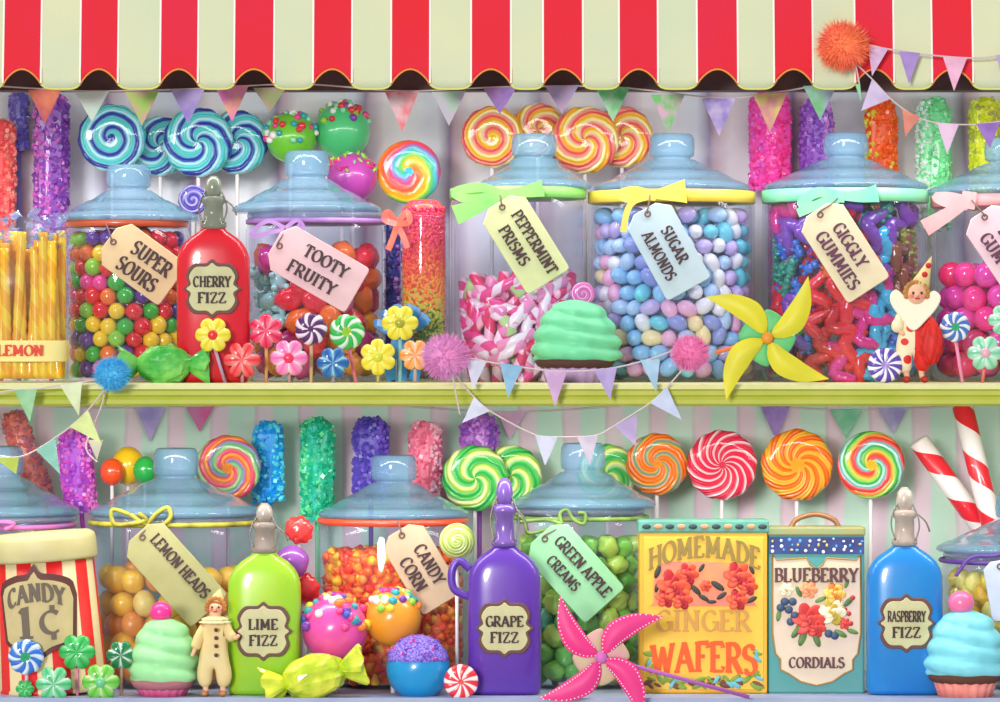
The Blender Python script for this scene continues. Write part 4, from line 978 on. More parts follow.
# ------------------------------------------------------------------ wrapped candies
def wrapped(label, cx, cy_, L, r, d, zf, rgb, alt, rot=0, sc=1):
    bp = base_py(d, zf)
    t = thing('wrapped_candy', label, 'wrapped candy', cx, bp, d, None)
    m = mat('wrap_%d_%d_%d' % rgb, rgb, .22, coat=.6, alt=alt, nscale=38, bump=.5, bscale=55, contrast=.12)
    cz = r*.85
    M0 = T(0, 0, cz) @ RY(rot)
    mb = MB()
    ellip(mb, r*1.35, r*.85, r*.95, M0, seg=22, rings=14, fn=lambda v: 1+.16*mnoise.noise(v*2.6+Vector((cx, 0, 0))))
    build('wrapper_body', mb, m, t, smooth=False)
    for s in (-1, 1):
        mb = MB(); vs, fs = [], []
        seg = 24; rows = 5
        for j in range(rows+1):
            u = j/rows
            for i in range(seg):
                a = 2*PI*i/seg
                rr = r*(.22+.62*u**.7)*(1+.16*math.sin(6*a+s)*u)
                xx = s*(r*1.15+(L/2-r*1.15)*u*(1+.14*math.sin(5*a)))
                vs.append((xx, rr*math.cos(a)*.7, rr*math.sin(a)))
        for j in range(rows):
            for i in range(seg):
                i2 = (i+1) % seg; fs.append((j*seg+i, j*seg+i2, (j+1)*seg+i2, (j+1)*seg+i))
        fs.append(tuple(rows*seg+i for i in range(seg)))
        mb.add(vs, fs, 0, M0)
        build('twist_end', mb, m, t, smooth=False)
    return t
wrapped('green foil wrapped twist candy in front of the super sours jar', 164, 360, 88, 21, -34, ZU, (50, 176, 60), (130, 214, 100))
wrapped('yellow green foil wrapped twist candy under the pink cake pop', 314, 676, 100, 24, -46, ZL, (178, 206, 30), (236, 240, 70), rot=R_(-14))

# ------------------------------------------------------------------ lemon stick bundle
lm = thing('lemon_stick_bag', 'open clear bag with a band reading LEMON around yellow candy sticks', 'candy bag', 24, base_py(0, ZU), 0)
bagm = glass('cellophane', (246, 248, 252), (220, 226, 240), .03, .15)
bg = MB(); rows = []
superring(bg, [(42, 24, 1), (44, 26, 4), (44, 26, 100), (43, 26, 128), (46, 28, 146), (40, 27, 158), (45, 29, 166)], 2.6, 60)
bo = build('clear_bag', MB().add(bg.v, bg.f[:-1]), bagm, lm)
rf = MB()
rnd = random.Random(4)
for i in range(90):   # crumpled cellophane top
    a = rnd.uniform(0, 2*PI); s = rnd.uniform(4, 10)
    M = T(44*math.cos(a)*rnd.uniform(.5, 1), 26*math.sin(a)*rnd.uniform(.5, 1.1), rnd.uniform(136, 168)) @ RX(rnd.uniform(0, 6)) @ RY(rnd.uniform(0, 6))
    rf.add([(0, 0, 0), (s, 0, 0), (s*.4, s*.2, s), (s*.5, s*.4, s*.1)], [(0, 1, 2), (0, 2, 3), (1, 3, 2), (0, 3, 1)], 0, M)
build('crumpled_top', rf, glass('crumple', (226, 232, 246), (190, 206, 240), .28, .1), lm, smooth=False)
bd = MB(); superring(bd, [(44.8, 26.8, 21), (45, 27, 22), (45, 27, 41), (44.8, 26.8, 42)], 2.6, 60)
bn = build('paper_band', MB().add(bd.v, bd.f[:-2]), mat('band_paper', (252, 226, 130), .6, alt=(250, 240, 170), nscale=20), lm)
build('lettering', text('LEMON', 46, 10, T(-1, 0, 32), y=-28.2, t=1, bold=.02), mat('ink_red', (226, 60, 40), .6), bn, smooth=False)
ystk = helix('lemon_twist', 40, (250, 180, 10), (254, 212, 40), .5)
proto = None
rnd = random.Random(9)
for i in range(22):
    xx = -36+72*((i % 11)/10); yy = -14 if i < 11 else 4
    if proto is None:
        proto = build('lemon_candy_stick', tube(MB(), [(0, 0, z) for z in range(0, 150, 6)], lambda t: 5+.4*math.sin(t*70), 10), ystk); o = proto
    else: o = proto.copy(); C.objects.link(o)
    lean = rnd.uniform(-.11, .14)
    if abs(xx+150*lean) > 37: lean = -lean*.3
    o.location = lm.location+Vector((xx, yy, 4))*S; o.rotation_euler = (rnd.uniform(-.02, .02), lean, rnd.uniform(0, 6))
    q = rnd.uniform(.88, 1.03); o.scale = (1, 1, q)
    tag(o, 'yellow twisted lemon candy stick inside the LEMON bag', 'candy stick', 'lemon candy sticks in the bag')

# ------------------------------------------------------------------ bead jar
bj = thing('bead_candy_jar', 'narrow glass jar of tiny beads graded red to orange to green', 'jar', 424, base_py(60, ZU), 60)
HB = base_py(60, ZU)-214
build('jar_body', lathe(MB(), [(0, 0), (21, 0), (24, 4), (24, HB-4), (22.5, HB), (21, HB), (22, HB-5), (22, 5), (0, 3)], 36), g_body, bj)
bd = MB(); rnd = random.Random(2)
hues = [(20, 70, 40), (60, 120, 40), (196, 206, 60), (250, 150, 40), (246, 84, 50), (240, 50, 90), (226, 50, 100)]
bm_ = [mat('bead_%d' % i, c, .35, coat=.3) for i, c in enumerate(hues)]
lathe(bd, [(0, 4), (19, 4), (19, HB+8), (12, HB+14), (0, HB+15)], 24, mi=4)
for i in range(2600):
    z = rnd.uniform(5, HB+12); a = rnd.uniform(-PI, 0) if i < 2200 else rnd.uniform(0, PI)
    rr = 20 if z < HB+6 else 17*math.sqrt(max(0, 1-((z-HB-6)/9)**2))
    u = z/HB*6.3+rnd.uniform(-.7, .7)
    idx = max(0, min(6, int(u if u < 2 else u*.95+.2)))
    ellip(bd, 1.9, 1.9, 1.9, T(rr*math.cos(a), rr*math.sin(a), z), mi=idx, seg=6, rings=4)
o = build('bead_candies', bd, bm_); o.location = bj.location; o.scale = bj.scale; o['kind'] = 'stuff'
tag(o, 'tiny hard bead candies graded from red to green in the narrow jar', 'beads')
# foil bow on top-left of the bead jar, blue curled bow lower
t = thing('foil_bow', 'red foil bow hooked on the left of the bead jar', 'bow', 397, 224, 30)
for pts in ([(0, 0), (-9, 12), (-12, 4), (0, 0)], [(0, 0), (10, 12), (12, 2), (0, 0)], [(0, 0), (-4, -14), (-9, -26)], [(0, 0), (7, -14), (10, -24)]):
    build('bow_loop', strip(MB(), smoothpts([(x, -i*.8, z) for i, (x, z) in enumerate(pts)], 5), 6, 1.2), mat('foil_red', (240, 60, 76), .25, coat=.6, alt=(250, 130, 90), nscale=40), t, smooth=False)
t = thing('curled_bow', 'bright blue curled ribbon bow behind the yellow flower lollipop', 'bow', 402, base_py(6, ZU), 6)
rnd = random.Random(3); mb_blue = mat('bow_blue', (40, 150, 214), .3, coat=.5, alt=(30, 110, 190), nscale=40)
for i in range(11):
    a = PI*(i/10)*1.1-.1; L = 26 if i % 2 else 20
    pts = [(0, 0, 58), (L*.6*math.cos(a)-L*.25*math.sin(a), -3-i*.4, 58+L*.6*math.sin(a)+L*.25*math.cos(a)), (L*math.cos(a), -4-i*.4, 58+L*math.sin(a)*.62), (L*.55*math.cos(a), -5-i*.4, 56+L*.4*math.sin(a))]
    build('bow_loop', strip(MB(), smoothpts(pts, 5), 7, 1.2), mb_blue, t, smooth=False)
for sx_ in (-12, 0, 14):
    build('bow_tail', strip(MB(), smoothpts([(0, 0, 56), (sx_*.6, -1, 36), (sx_, 0, 16), (sx_*.8, -3, 2)], 6), 10, 1.2), mb_blue, t, smooth=False)

# ------------------------------------------------------------------ striped candy tub
tb = thing('candy_tub', 'red and cream striped tub with a price plaque reading CANDY 1 cent', 'tub', 54, base_py(16, ZL), 16, None, (0, R_(-4), 0))
def tubm():
    m, nt, b = newmat('tub_stripes')
    tc = nt.nodes.new('ShaderNodeTexCoord'); sp = nt.nodes.new('ShaderNodeSeparateXYZ'); nt.links.new(tc.outputs['Object'], sp.inputs[0])
    th = N(nt, 'DIVIDE', N(nt, 'ARCTAN2', sp.outputs['Y'], sp.outputs['X']), 2*PI)
    f = N(nt, 'FRACT', N(nt, 'ADD', N(nt, 'MULTIPLY', th, 10), 20.3))
    mx = nt.nodes.new('ShaderNodeMix'); mx.data_type = 'RGBA'; nt.links.new(N(nt, 'LESS_THAN', f, .52), mx.inputs[0])
    mx.inputs[6].default_value = lin((226, 208, 160)); mx.inputs[7].default_value = lin((226, 30, 34)); nt.links.new(mx.outputs[2], b.inputs['Base Color'])
    b.inputs['Roughness'].default_value = .4; b.inputs['Coat Weight'].default_value = .3
    return m
HT = 140
build('tub_body', lathe(MB(), [(0, 0), (54, 0), (56, 2), (56, 5), (54, 7), (49, HT), (46, HT), (46, HT-3), (0, HT-3)], 64), tubm(), tb)
build('tub_lid', lathe(MB(), [(49.5, HT-8), (52, HT-8), (53, HT-5), (52.5, HT+12), (51, HT+17), (46, HT+20), (0, HT+21)], 64), mat('lid_cream', (214, 204, 150), .5, alt=(196, 184, 128), nscale=18), tb)
def curved(mb, Rc, cxa=0):   # wrap flat plate (x,y,z) round the tub front
    mb.v = [((Rc-y)*math.sin((x+cxa)/Rc), -(Rc-y)*math.cos((x+cxa)/Rc), z) for x, y, z in mb.v]; return mb
def grid_plate(out, y0, y1):   # outline cut into vertical slices so it can be bent
    xs = sorted(set([round(min(p[0] for p in out)+i*(max(p[0] for p in out)-min(p[0] for p in out))/24, 3) for i in range(25)]))
    mb = MB(); n = len(out)
    def span(x):
        zs = []
        for i in range(n):
            a, b = out[i], out[(i+1) % n]
            if (a[0]-x)*(b[0]-x) <= 0 and abs(a[0]-b[0]) > 1e-9: zs.append(a[1]+(b[1]-a[1])*(x-a[0])/(b[0]-a[0]))
        return (min(zs), max(zs)) if zs else (0, 0)
    e = 1e-3; cols = [span(min(max(x, xs[0]+e), xs[-1]-e)) for x in xs]
    vs = []
    for x, (a, b) in zip(xs, cols): vs += [(x, y0, a), (x, y0, b), (x, y1, a), (x, y1, b)]
    fs = []
    for i in range(len(xs)-1):
        a, b = i*4, i*4+4; fs += [(a, b, b+1, a+1), (a+1, b+1, b+3, a+3), (a, a+2, b+2, b), (a+2, a+3, b+3, b+2)]
    fs += [(0, 1, 3, 2), (4*len(xs)-4, 4*len(xs)-2, 4*len(xs)-1, 4*len(xs)-3)]
    mb.add(vs, fs); return mb
TPL = sm2([(-40, 14), (-38, 30), (-20, 38), (-6, 40), (0, 50), (6, 40), (20, 38), (38, 30), (42, 12), (36, 2), (42, -10), (36, -30), (14, -38), (0, -46), (-14, -38), (-36, -30), (-40, -10), (-34, 2)], 4)
cp = build('plaque', curved(grid_plate([(x, z+82) for x, z in TPL], -1.6, 0), 53.5, -6), mat('plaque_brown2', (100, 52, 50), .6), tb, smooth=False)
build('plaque_paper', curved(grid_plate([(x*.88, z*.86+81) for x, z in TPL], -2.6, -1.6), 53.5, -6), mat('plaque_paper', (216, 198, 144), .7, alt=(190, 172, 120), nscale=25), cp, smooth=False)
inkt = mat('ink_grey', (112, 98, 84), .7)
build('lettering', curved(text('CANDY', 58, 17, T(0, 0, 96), y=-3.4, t=.6, arc=7, bold=.03), 53.5, -6), inkt, cp, smooth=False)
build('lettering', curved(text('1', 14, 30, T(-11, 0, 74), y=-3.4, t=.6, bold=.02), 53.5, -6), inkt, cp, smooth=False)
build('lettering', curved(text('¢', 19, 30, T(12, 0, 74), y=-3.4, t=.6, bold=.0), 53.5, -6), inkt, cp, smooth=False)

# ------------------------------------------------------------------ tins
def rosette(mb, x, z, r, y, mi=0, n=6):
    for (nn, rad, pr_, yy, m_) in ((n, .55, .5, 0, mi), (5, .3, .36, -.9, mi), (3, .12, .24, -1.7, mi+1)):
        for i in range(nn):
            a = 2*PI*i/nn+.3+rad*3
            ellip(mb, r*pr_, .9, r*pr_*.8, T(x+r*rad*math.cos(a), y+yy, z+r*rad*math.sin(a)) @ RY(-a) @ RX(.25), m_ if i % 3 else mi+(1 if m_ == mi and r > 9 else 0), seg=10, rings=6)
def leaf(mb, x, z, L, a, y, mi=0): ellip(mb, L*.5, .8, L*.2, T(x, y, z) @ RY(-a), mi, seg=10, rings=6)
# ginger wafers
dG = -8; hG = base_py(dG, ZL)-520; dep = 44
tg = thing('wafer_tin', 'yellow tin with red roses reading HOMEMADE GINGER WAFERS', 'tin', 703.5, base_py(dG, ZL), dG+0, None)
wg = 64
tb_ = MB(); box(tb_, -wg, wg, 0, dep, 0, hG-12)
build('tin_body', tb_, mat('tin_yellow', (244, 190, 50), .4, alt=(226, 170, 60), nscale=9), tg, smooth=False, bevel=2)
ld = MB(); box(ld, -wg-1.5, wg+1.5, -1.5, dep+1.5, hG-13, hG)
ldo = build('tin_lid', ld, mat('tin_lid_teal', (112, 184, 160), .4, alt=(80, 140, 130), nscale=30), tg, smooth=False, bevel=2)
sc_ = MB()
for i in range(11): ellip(sc_, 4.5, .9, 2.6, T(-wg+7+i*11.6, -2.2, hG-6.5), i % 2, seg=12, rings=6)
build('lid_scrolls', sc_, [mat('scroll_dark', (40, 66, 70), .5), mat('scroll_tan', (200, 150, 110), .5)], ldo)
fp = MB(); prism(fp, [(-wg+4, 4), (wg-4, 4), (wg-4, hG-17), (-wg+4, hG-17)], -1.4, .2, bev=.6)
fpo = build('front_label', fp, mat('label_yellow', (250, 204, 66), .5, alt=(240, 186, 60), nscale=12), tg, smooth=False)
pc = MB(); rr = 7
oval = [(-46, 88), (46, 88), (50, 92), (50, 122), (44, 130), (-30, 132), (-44, 128), (-49, 120), (-50, 92)]
prism(pc, sm2(oval, 3), -2.2, -1, bev=.4)
build('picture_panel', pc, mat('pic_pink', (240, 120, 120), .5, alt=(244, 156, 90), nscale=16, contrast=.12), fpo, smooth=False)
rs = MB()
for x, z, r in ((-30, 108, 17), (-16, 120, 11), (-38, 96, 10), (-22, 95, 11), (34, 118, 14), (44, 108, 10), (34, 94, 11), (2, 108, 6)): rosette(rs, x, z, r, -2.8, 0)
for x, z, L, a in ((-46, 122, 14, 1.2), (-8, 104, 14, -.8), (0, 96, 12, -.5), (-2, 126, 10, 1), (14, 108, 16, -.6), (18, 98, 12, .6), (48, 94, 12, .5), (48, 124, 10, 2), (-47, 106, 10, 1.4), (8, 92, 10, 0)): leaf(rs, x, z, L, a, -2.8, 2)
build('roses', rs, [mat('rose_red', (230, 50, 50), .5, alt=(246, 110, 60), nscale=60), mat('rose_deep', (190, 34, 44), .5), mat('rose_leaf', (60, 60, 50), .6)], fpo)
build('lettering', text('HOMEMADE', 112, 20, T(1, 0, 134), y=-2.4, t=1, arc=13, bold=.015), mat('ink_olive', (150, 124, 56), .6), fpo, smooth=False)
build('lettering', text('GINGER', 96, 20, T(0, 0, 73), y=-2.4, t=1, bold=.0), mat('ink_bronze', (206, 150, 70), .6), fpo, smooth=False)
build('lettering', text('WAFERS', 108, 28, T(0, 0, 33), y=-2.4, t=1, arc=4, bold=.025), mat('ink_orange', (236, 90, 24), .6), fpo, smooth=False)
gr = MB(); rnd = random.Random(8)
for i in range(46):
    leaf(gr, rnd.uniform(-56, 56), rnd.uniform(7, 15), rnd.uniform(8, 14), rnd.uniform(-1, 1), -1.9, rnd.choice([0, 0, 1, 2]))
for s in (-1, 1):
    for i in range(8): leaf(gr, s*rnd.uniform(50, 57), rnd.uniform(14, 42), 10, rnd.uniform(0, 3), -1.9, rnd.choice([0, 1]))
build('painted_border', gr, [mat('bord_green', (130, 160, 60), .6), mat('bord_blue', (110, 190, 200), .6), mat('bord_brown', (120, 70, 50), .6)], fpo)
# blueberry cordials
dB = -6; hB = base_py(dB, ZL)-527; wb2 = 48
tn = thing('cordial_tin', 'teal tin with a cream flowered label reading BLUEBERRY CORDIALS', 'tin', 816.5, base_py(dB, ZL), dB)
b_ = MB(); box(b_, -wb2, wb2, 0, 44, 0, hB-8)
build('tin_body', b_, mat('tin_teal', (60, 160, 156), .4, alt=(110, 150, 150), nscale=10), tn, smooth=False, bevel=2)
l_ = MB(); box(l_, -wb2-1, wb2+1, -1.2, 45, hB-9, hB)
lo = build('tin_lid', l_, mat('tin_gold', (176, 150, 70), .35, alt=(120, 160, 130), nscale=16), tn, smooth=False, bevel=2)
build('handle', tube(MB(), smoothpts([(-24, 20, hB-1), (-18, 20, hB+7), (0, 20, hB+12), (18, 20, hB+7), (24, 20, hB-1)], 6), 2.6, 8), mat('handle_brass', (150, 104, 70), .4, metal=.3), lo)
nb = MB(); box(nb, -wb2+.5, wb2-.5, -1, 0, hB-27, hB-10)
nbo = build('dotted_band', nb, mat('band_navy', (34, 34, 96), .5, alt=(50, 80, 150), nscale=40), tn, smooth=False)
dt = MB(); rnd = random.Random(6)
for i in range(33): ellip(dt, rnd.uniform(.9, 2.0), .7, rnd.uniform(.9, 2.0), T(-44+(i%11)*8.8+rnd.uniform(-2.5, 2.5), -1.4, hB-23.5+5.2*(i//11)+rnd.uniform(-1.5, 1.5)), rnd.choice([0, 0, 1, 2]), seg=8, rings=5)
build('dots', dt, [mat('dot_white', (236, 240, 246), .5), mat('dot_blue', (90, 160, 220), .5), mat('dot_gold', (206, 190, 110), .5)], nbo)
lab = [(-44, hB-28), (-40, hB-33), (-10, hB-31), (-6, hB-38), (0, hB-42), (6, hB-38), (10, hB-31), (40, hB-33), (44, hB-28), (44, 60), (41, 40), (36, 34), (36, 24), (28, 20), (16, 12), (0, 8), (-16, 12), (-28, 20), (-36, 24), (-36, 34), (-41, 40), (-44, 60)]
lb_ = MB(); prism(lb_, lab, -1.2, .2, bev=.5)
lbo = build('front_label', lb_, mat('label_cream', (232, 218, 176), .6, alt=(226, 196, 190), nscale=10), tn, smooth=False)
build('label_border', tube(MB(), [(x, -1.2, z) for x, z in lab], .9, 6, closed=True), mat('tin_gold2', (170, 130, 70), .5), lbo)
build('lettering', text('BLUEBERRY', 84, 13, T(0, 0, hB-48), y=-2, t=1, bold=.02), mat('ink_brown', (96, 56, 60), .6), lbo, smooth=False)
build('lettering', text('CORDIALS', 56, 10, T(0, 0, 31), y=-2, t=1, bold=.02), _m['ink_brown'], lbo, smooth=False)
fl = MB()
rosette(fl, -8, 74, 17, -2.4, 0); rosette(fl, -1, 66, 10, -2.8, 0)
rosette(fl, -8, 104, 9, -2.2, 2); rosette(fl, 16, 82, 14, -2.6, 4); rosette(fl, 18, 100, 11, -2.4, 6); rosette(fl, -30, 104, 7, -2.2, 4); rosette(fl, 28, 70, 6, -2.3, 0)
for x, z in ((-24, 92), (-28, 84), (-22, 78), (-32, 92), (-26, 72), (12, 60), (18, 58), (-36, 86)): ellip(fl, 4.2, 1.6, 4.2, T(x, -2.2, z), 8, seg=10, rings=6)
for x, z, L, a in ((-14, 56, 18, 1.2), (-20, 62, 16, .9), (0, 54, 16, -1.2), (24, 60, 14, -.5), (32, 92, 14, .8), (4, 94, 12, .4), (-18, 102, 12, 2), (30, 110, 10, 1.2), (-38, 78, 12, 1.4), (36, 62, 12, -.3)): leaf(fl, x, z, L, a, -2, 9)
for x, z in ((28, 84), (32, 80), (36, 96), (34, 70)): ellip(fl, 2.6, 1.2, 2.6, T(x, -2.2, z), 1, seg=8, rings=5)
build('flower_bouquet', fl, [mat('fr_red', (236, 90, 70), .5, alt=(226, 50, 56), nscale=60), mat('fr_red2', (200, 50, 50), .5), mat('fr_peach', (246, 160, 110), .5), mat('fr_peach2', (236, 120, 80), .5), mat('fr_white', (244, 236, 200), .5), mat('fr_gold', (200, 170, 60), .5), mat('fr_yel', (250, 200, 90), .5), mat('fr_or', (230, 130, 40), .5), mat('fr_navy', (60, 80, 110), .5), mat('fr_leaf', (120, 160, 70), .5, alt=(60, 90, 60), nscale=60)], lbo)

# ------------------------------------------------------------------ pinwheels
def pinwheel(label, cx, cy, d, mirror, outer, inner, hub, dots=False, rot=0, stick=None, scale=1):
    t = thing('paper_pinwheel', label, 'pinwheel', cx, cy, d, None)
    s = -1 if mirror else 1
    for k in range(4):
        A = RY(R_(90)*k+R_(rot))
        # sail: a curled paper petal from the hub to its tip, hollow behind
        front = [(3, 1), (18, 0), (33, 7), (41, 21), (44, 38), (41, 62)]
        back = [(6, 10), (13, 19), (19, 28), (26, 38), (33, 49), (41, 62)]
        f2 = smoothpts([(a*scale, 0, b*scale) for a, b in front], 4); b2 = smoothpts([(a*scale, 0, b*scale) for a, b in back], 4)
        vs, fs = [], []; nn = len(f2); mm = 7
        for i in range(nn):
            for j in range(mm):
                u = j/(mm-1); p = f2[i].lerp(b2[i], u); bul = math.sin(PI*u)*(1-(i/(nn-1))**2)
                vs.append((p.x*s, -3-6*bul*math.sin(PI*min(1, (i+2)/(nn+1)))-2, p.z))
        off = len(vs); vs += [(x, y+1, z) for x, y, z in vs]
        for i in range(nn-1):
            for j in range(mm-1):
                a = i*mm+j; q = (a, a+1, a+mm+1, a+mm); fs.append(q); fs.append(tuple(off+w for w in q[::-1]))
        mb = MB().add(vs, fs, 0, A)
        sl = build('sail', mb, outer, t)
        inn = [(0, 0), (-3, 14), (-2, 28), (8, 26), (18, 17), (12, 6)]
        puff(pm := MB(), [(x*s*scale, z*scale) for x, z in sm2(inn, 3)], 3, rings=4, cx=5*s, cz=12, M=A @ T(0, -1, 0))
        build('fold', pm, inner, t)
        if dots:
            dm = MB()
            for i in range(1, nn-1, 1):
                p = f2[i]; q = b2[i]
                for v, w in ((p, q), (q, p)):
                    c = v.lerp(w, .1); ellip(dm, .8, .6, .8, A @ T(c.x*s, -6.4, c.z), seg=6, rings=4)
            build('white_dots', dm, mat('pin_white', (250, 236, 244), .6), sl)
    build('hub', ellip(MB(), 6, 4, 6, T(0, -8, 0)), hub, t)
    if stick:
        v = W(stick[0], stick[1], d)-W(cx, cy, d)
        build('stick', tube(MB(), [(0, 2, 0), (v.x, 2, v.z)], 2.0, 8), stick[2], t)
pinwheel('yellow paper pinwheel with green folds on the upper shelf edge', 767, 338, -76, False, mat('pin_yellow', (236, 224, 40), .5, alt=(214, 206, 50), nscale=20), mat('pin_green', (70, 186, 110), .5, alt=(120, 206, 120), nscale=30), mat('pin_orange', (236, 150, 40), .5), stick=(714, 353, mat('st_or', (240, 130, 60), .5)))
pinwheel('hot pink paper pinwheel with white dotted edges beside the wafer tin', 601, 657, -76, True, mat('pin_pink', (240, 44, 130), .5, alt=(236, 60, 140), nscale=20), mat('pin_beige', (196, 190, 130), .5, alt=(226, 150, 170), nscale=70), mat('pin_lav', (214, 110, 190), .5), dots=True, stick=(752, 698, mat('st_lav', (176, 90, 180), .5)), scale=1.0)

# ------------------------------------------------------------------ pompoms and bunting
def pom(label, x, y, r, d, rgb, alt, group='fluffy pompoms holding the bunting'):
    t = thing('pompom', label, 'pompom', x, y, d, group)
    build('core', ellip(MB(), r*.72, r*.5, r*.68, seg=20, rings=12, fn=lambda v: 1+.12*mnoise.noise(v*3)), mat('pom_%d_%d_%d' % rgb, rgb, .9, alt=alt, nscale=30), t)
    mb = MB(); rnd = random.Random(int(x+y))
    for i in range(2600):
        v = Vector((rnd.gauss(0, 1), rnd.gauss(0, 1), rnd.gauss(0, 1))).normalized()
        n1 = v.orthogonal().normalized(); n2 = v.cross(n1); a = rnd.uniform(0, 6.28); s = (n1*math.cos(a)+n2*math.sin(a))*r*.022
        e = (v+Vector((rnd.uniform(-.15, .15), rnd.uniform(-.15, .15), rnd.uniform(-.15, .15))))*rnd.uniform(.82, 1.04)*(1+.08*mnoise.noise(v*2.5))
        p = Vector((v.x*r*.66, v.y*r*.46, v.z*r*.62)); q = Vector((e.x*r, e.y*r*.7, e.z*r*.96))
        mb.add([tuple(p-s), tuple(p+s), tuple(q)], [(0, 1, 2)])
    build('yarn_tufts', mb, [_m['pom_%d_%d_%d' % rgb]], t, smooth=False)['kind'] = 'stuff'
pom('sky blue pompom on the shelf edge below the super sours jar', 112, 374, 20, -86, (60, 180, 236), (100, 200, 240))
pom('lavender pink pompom on the shelf edge left of the peppermint jar', 445, 357, 26, -88, (224, 164, 220), (240, 150, 204))
pom('pink pompom on the shelf edge below the almond jar', 690, 353, 21, -88, (240, 150, 204), (246, 130, 184))
pom('coral orange pompom pinned to the awning', 843, 46, 29, -138, (255, 120, 104), (255, 146, 84))
str_m = mat('bunting_string', (214, 196, 196), .7)
def bunting(label, pts, flags, d):
    """pts: string polyline in photo px; flags: three corners (two on the string, one tip) and a colour"""
    t = thing('bunting', label, 'bunting', pts[0][0], pts[0][1], d, None)
    o = W(pts[0][0], pts[0][1], d); k = K(d)
    build('string', tube(MB(), [(p-o)/k for p in smoothpts([W(x, y, d) for x, y in pts], 6)], .8, 6), str_m, t)
    for cs, rgb, *ex in flags:
        out = [((W(x, y, d)-o).x/k, (W(x, y, d)-o).z/k) for x, y in cs]
        al = ex[0] if ex else tuple(max(0, v-18) for v in rgb)
        mb = MB(); prism(mb, out, -1.0, .4)
        # slight curl of the cloth
        cx = sum(p[0] for p in out)/3
        f = build('flag', mb, mat('flag_%d_%d_%d_%d' % (rgb+(al[0],)), rgb, .75, alt=al, nscale=40, contrast=.1), t, smooth=False)
        f['label'] = 'small triangular flag'
        del f['label']
WHT, LAV, PBL, PNK = (224, 226, 244), (190, 170, 220), (150, 196, 226), (220, 180, 222)
bunting('pastel bunting strung across the shelf edge between two pompoms', [(448, 372), (466, 359), (500, 364), (555, 371), (606, 369), (650, 359), (686, 345)], [
    (((466, 360), (487, 361), (473, 390)), WHT), (((500, 363), (523, 366), (508, 398)), PBL), (((544, 371), (567, 371), (555, 407)), PNK), (((594, 370), (617, 367), (610, 400)), LAV), (((640, 360), (660, 359), (656, 392)), (176, 212, 236))], -80)
bunting('pastel bunting hanging in a loop below the middle of the shelf', [(452, 372), (474, 397), (490, 411), (535, 435), (558, 437), (577, 437), (598, 435), (614, 426), (650, 403), (667, 387), (684, 368)], [
    (((474, 397), (490, 411), (462, 423)), WHT), (((535, 435), (558, 437), (545, 466)), WHT), (((577, 437), (598, 435), (590, 466)), (226, 214, 232)), (((614, 426), (637, 414), (636, 446)), (200, 180, 222)), (((650, 403), (667, 387), (682, 420)), (206, 216, 240))], -72)
bunting('single thin bunting string with no flags beside the lavender pompom', [(452, 372), (456, 395), (460, 415)], [], -92)
bunting('pale green bunting along the left end of the shelf', [(-20, 396), (14, 390), (37, 389), (60, 385), (82, 382), (106, 378)], [
    (((14, 390), (37, 389), (30, 422)), (160, 210, 160)), (((60, 385), (82, 382), (79, 416)), (226, 236, 190))], -82)
bunting('yellow green and teal bunting hanging below the left end of the shelf', [(-20, 462), (-5, 458), (19, 457), (36, 450), (55, 438), (70, 427), (88, 410), (104, 390)], [
    (((-5, 458), (19, 457), (16, 474)), (206, 224, 100)), (((36, 450), (55, 438), (60, 474)), (160, 220, 200)), (((70, 427), (88, 410), (101, 443)), (226, 240, 160))], -74)
bunting('faded cream bunting flag on a short string under the blue pompom', [(106, 388), (100, 410), (86, 446), (97, 462)], [(((88, 440), (103, 440), (97, 460)), (220, 214, 190))], -68)
bunting('faint bunting hanging on the striped wall behind the lower lollipops', [(-40, 404), (150, 408), (330, 402), (510, 412), (690, 402), (850, 410), (1060, 400)], [
    (((136, 407), (166, 407), (150, 442)), (150, 140, 206), (180, 160, 210)), (((186, 407), (214, 406), (200, 432)), (214, 90, 150), (200, 120, 170)), (((496, 411), (526, 411), (510, 440)), (226, 180, 206), (206, 160, 200)),
    (((760, 405), (790, 406), (776, 440)), (140, 110, 190), (170, 140, 206)), (((830, 409), (862, 410), (846, 438)), (110, 190, 150), (140, 200, 170)), (((878, 408), (908, 407), (893, 434)), (150, 140, 196), (180, 170, 206))], 294)
UB = []
for x, y, h, c, a in ((45, 90, 34, (226, 130, 96), (200, 96, 96)), (92, 92, 30, (196, 222, 206), (216, 226, 216)), (142, 92, 34, (160, 206, 90), (214, 170, 160)), (188, 90, 34, (150, 130, 206), (176, 160, 214)), (232, 86, 36, (226, 120, 190), (240, 170, 140)),
                      (270, 88, 24, (190, 150, 150), (150, 160, 110)), (402, 92, 40, (236, 200, 206), (240, 120, 130)), (449, 92, 34, (170, 210, 180), (200, 190, 210)), (500, 88, 26, (140, 110, 190), (176, 130, 190)), (562, 86, 28, (170, 160, 206), (190, 160, 190)), (613, 88, 34, (170, 220, 176), (90, 190, 110)), (668, 95, 38, (226, 180, 206), (120, 200, 120)),
                      (719, 99, 37, (200, 186, 224), (150, 130, 210)), (770, 94, 38, (226, 206, 120), (220, 150, 150)), (820, 86, 34, (120, 196, 130), (170, 190, 210))):
    UB.append((((x-17, y), (x+17, y-1), (x, y+h)), c, a))
bunting('long faded pastel bunting hanging just under the awning', [(-30, 84), (45, 89), (92, 91), (188, 89), (300, 84), (402, 91), (500, 87), (613, 87), (719, 98), (770, 93), (826, 83), (870, 66)], UB, -52)
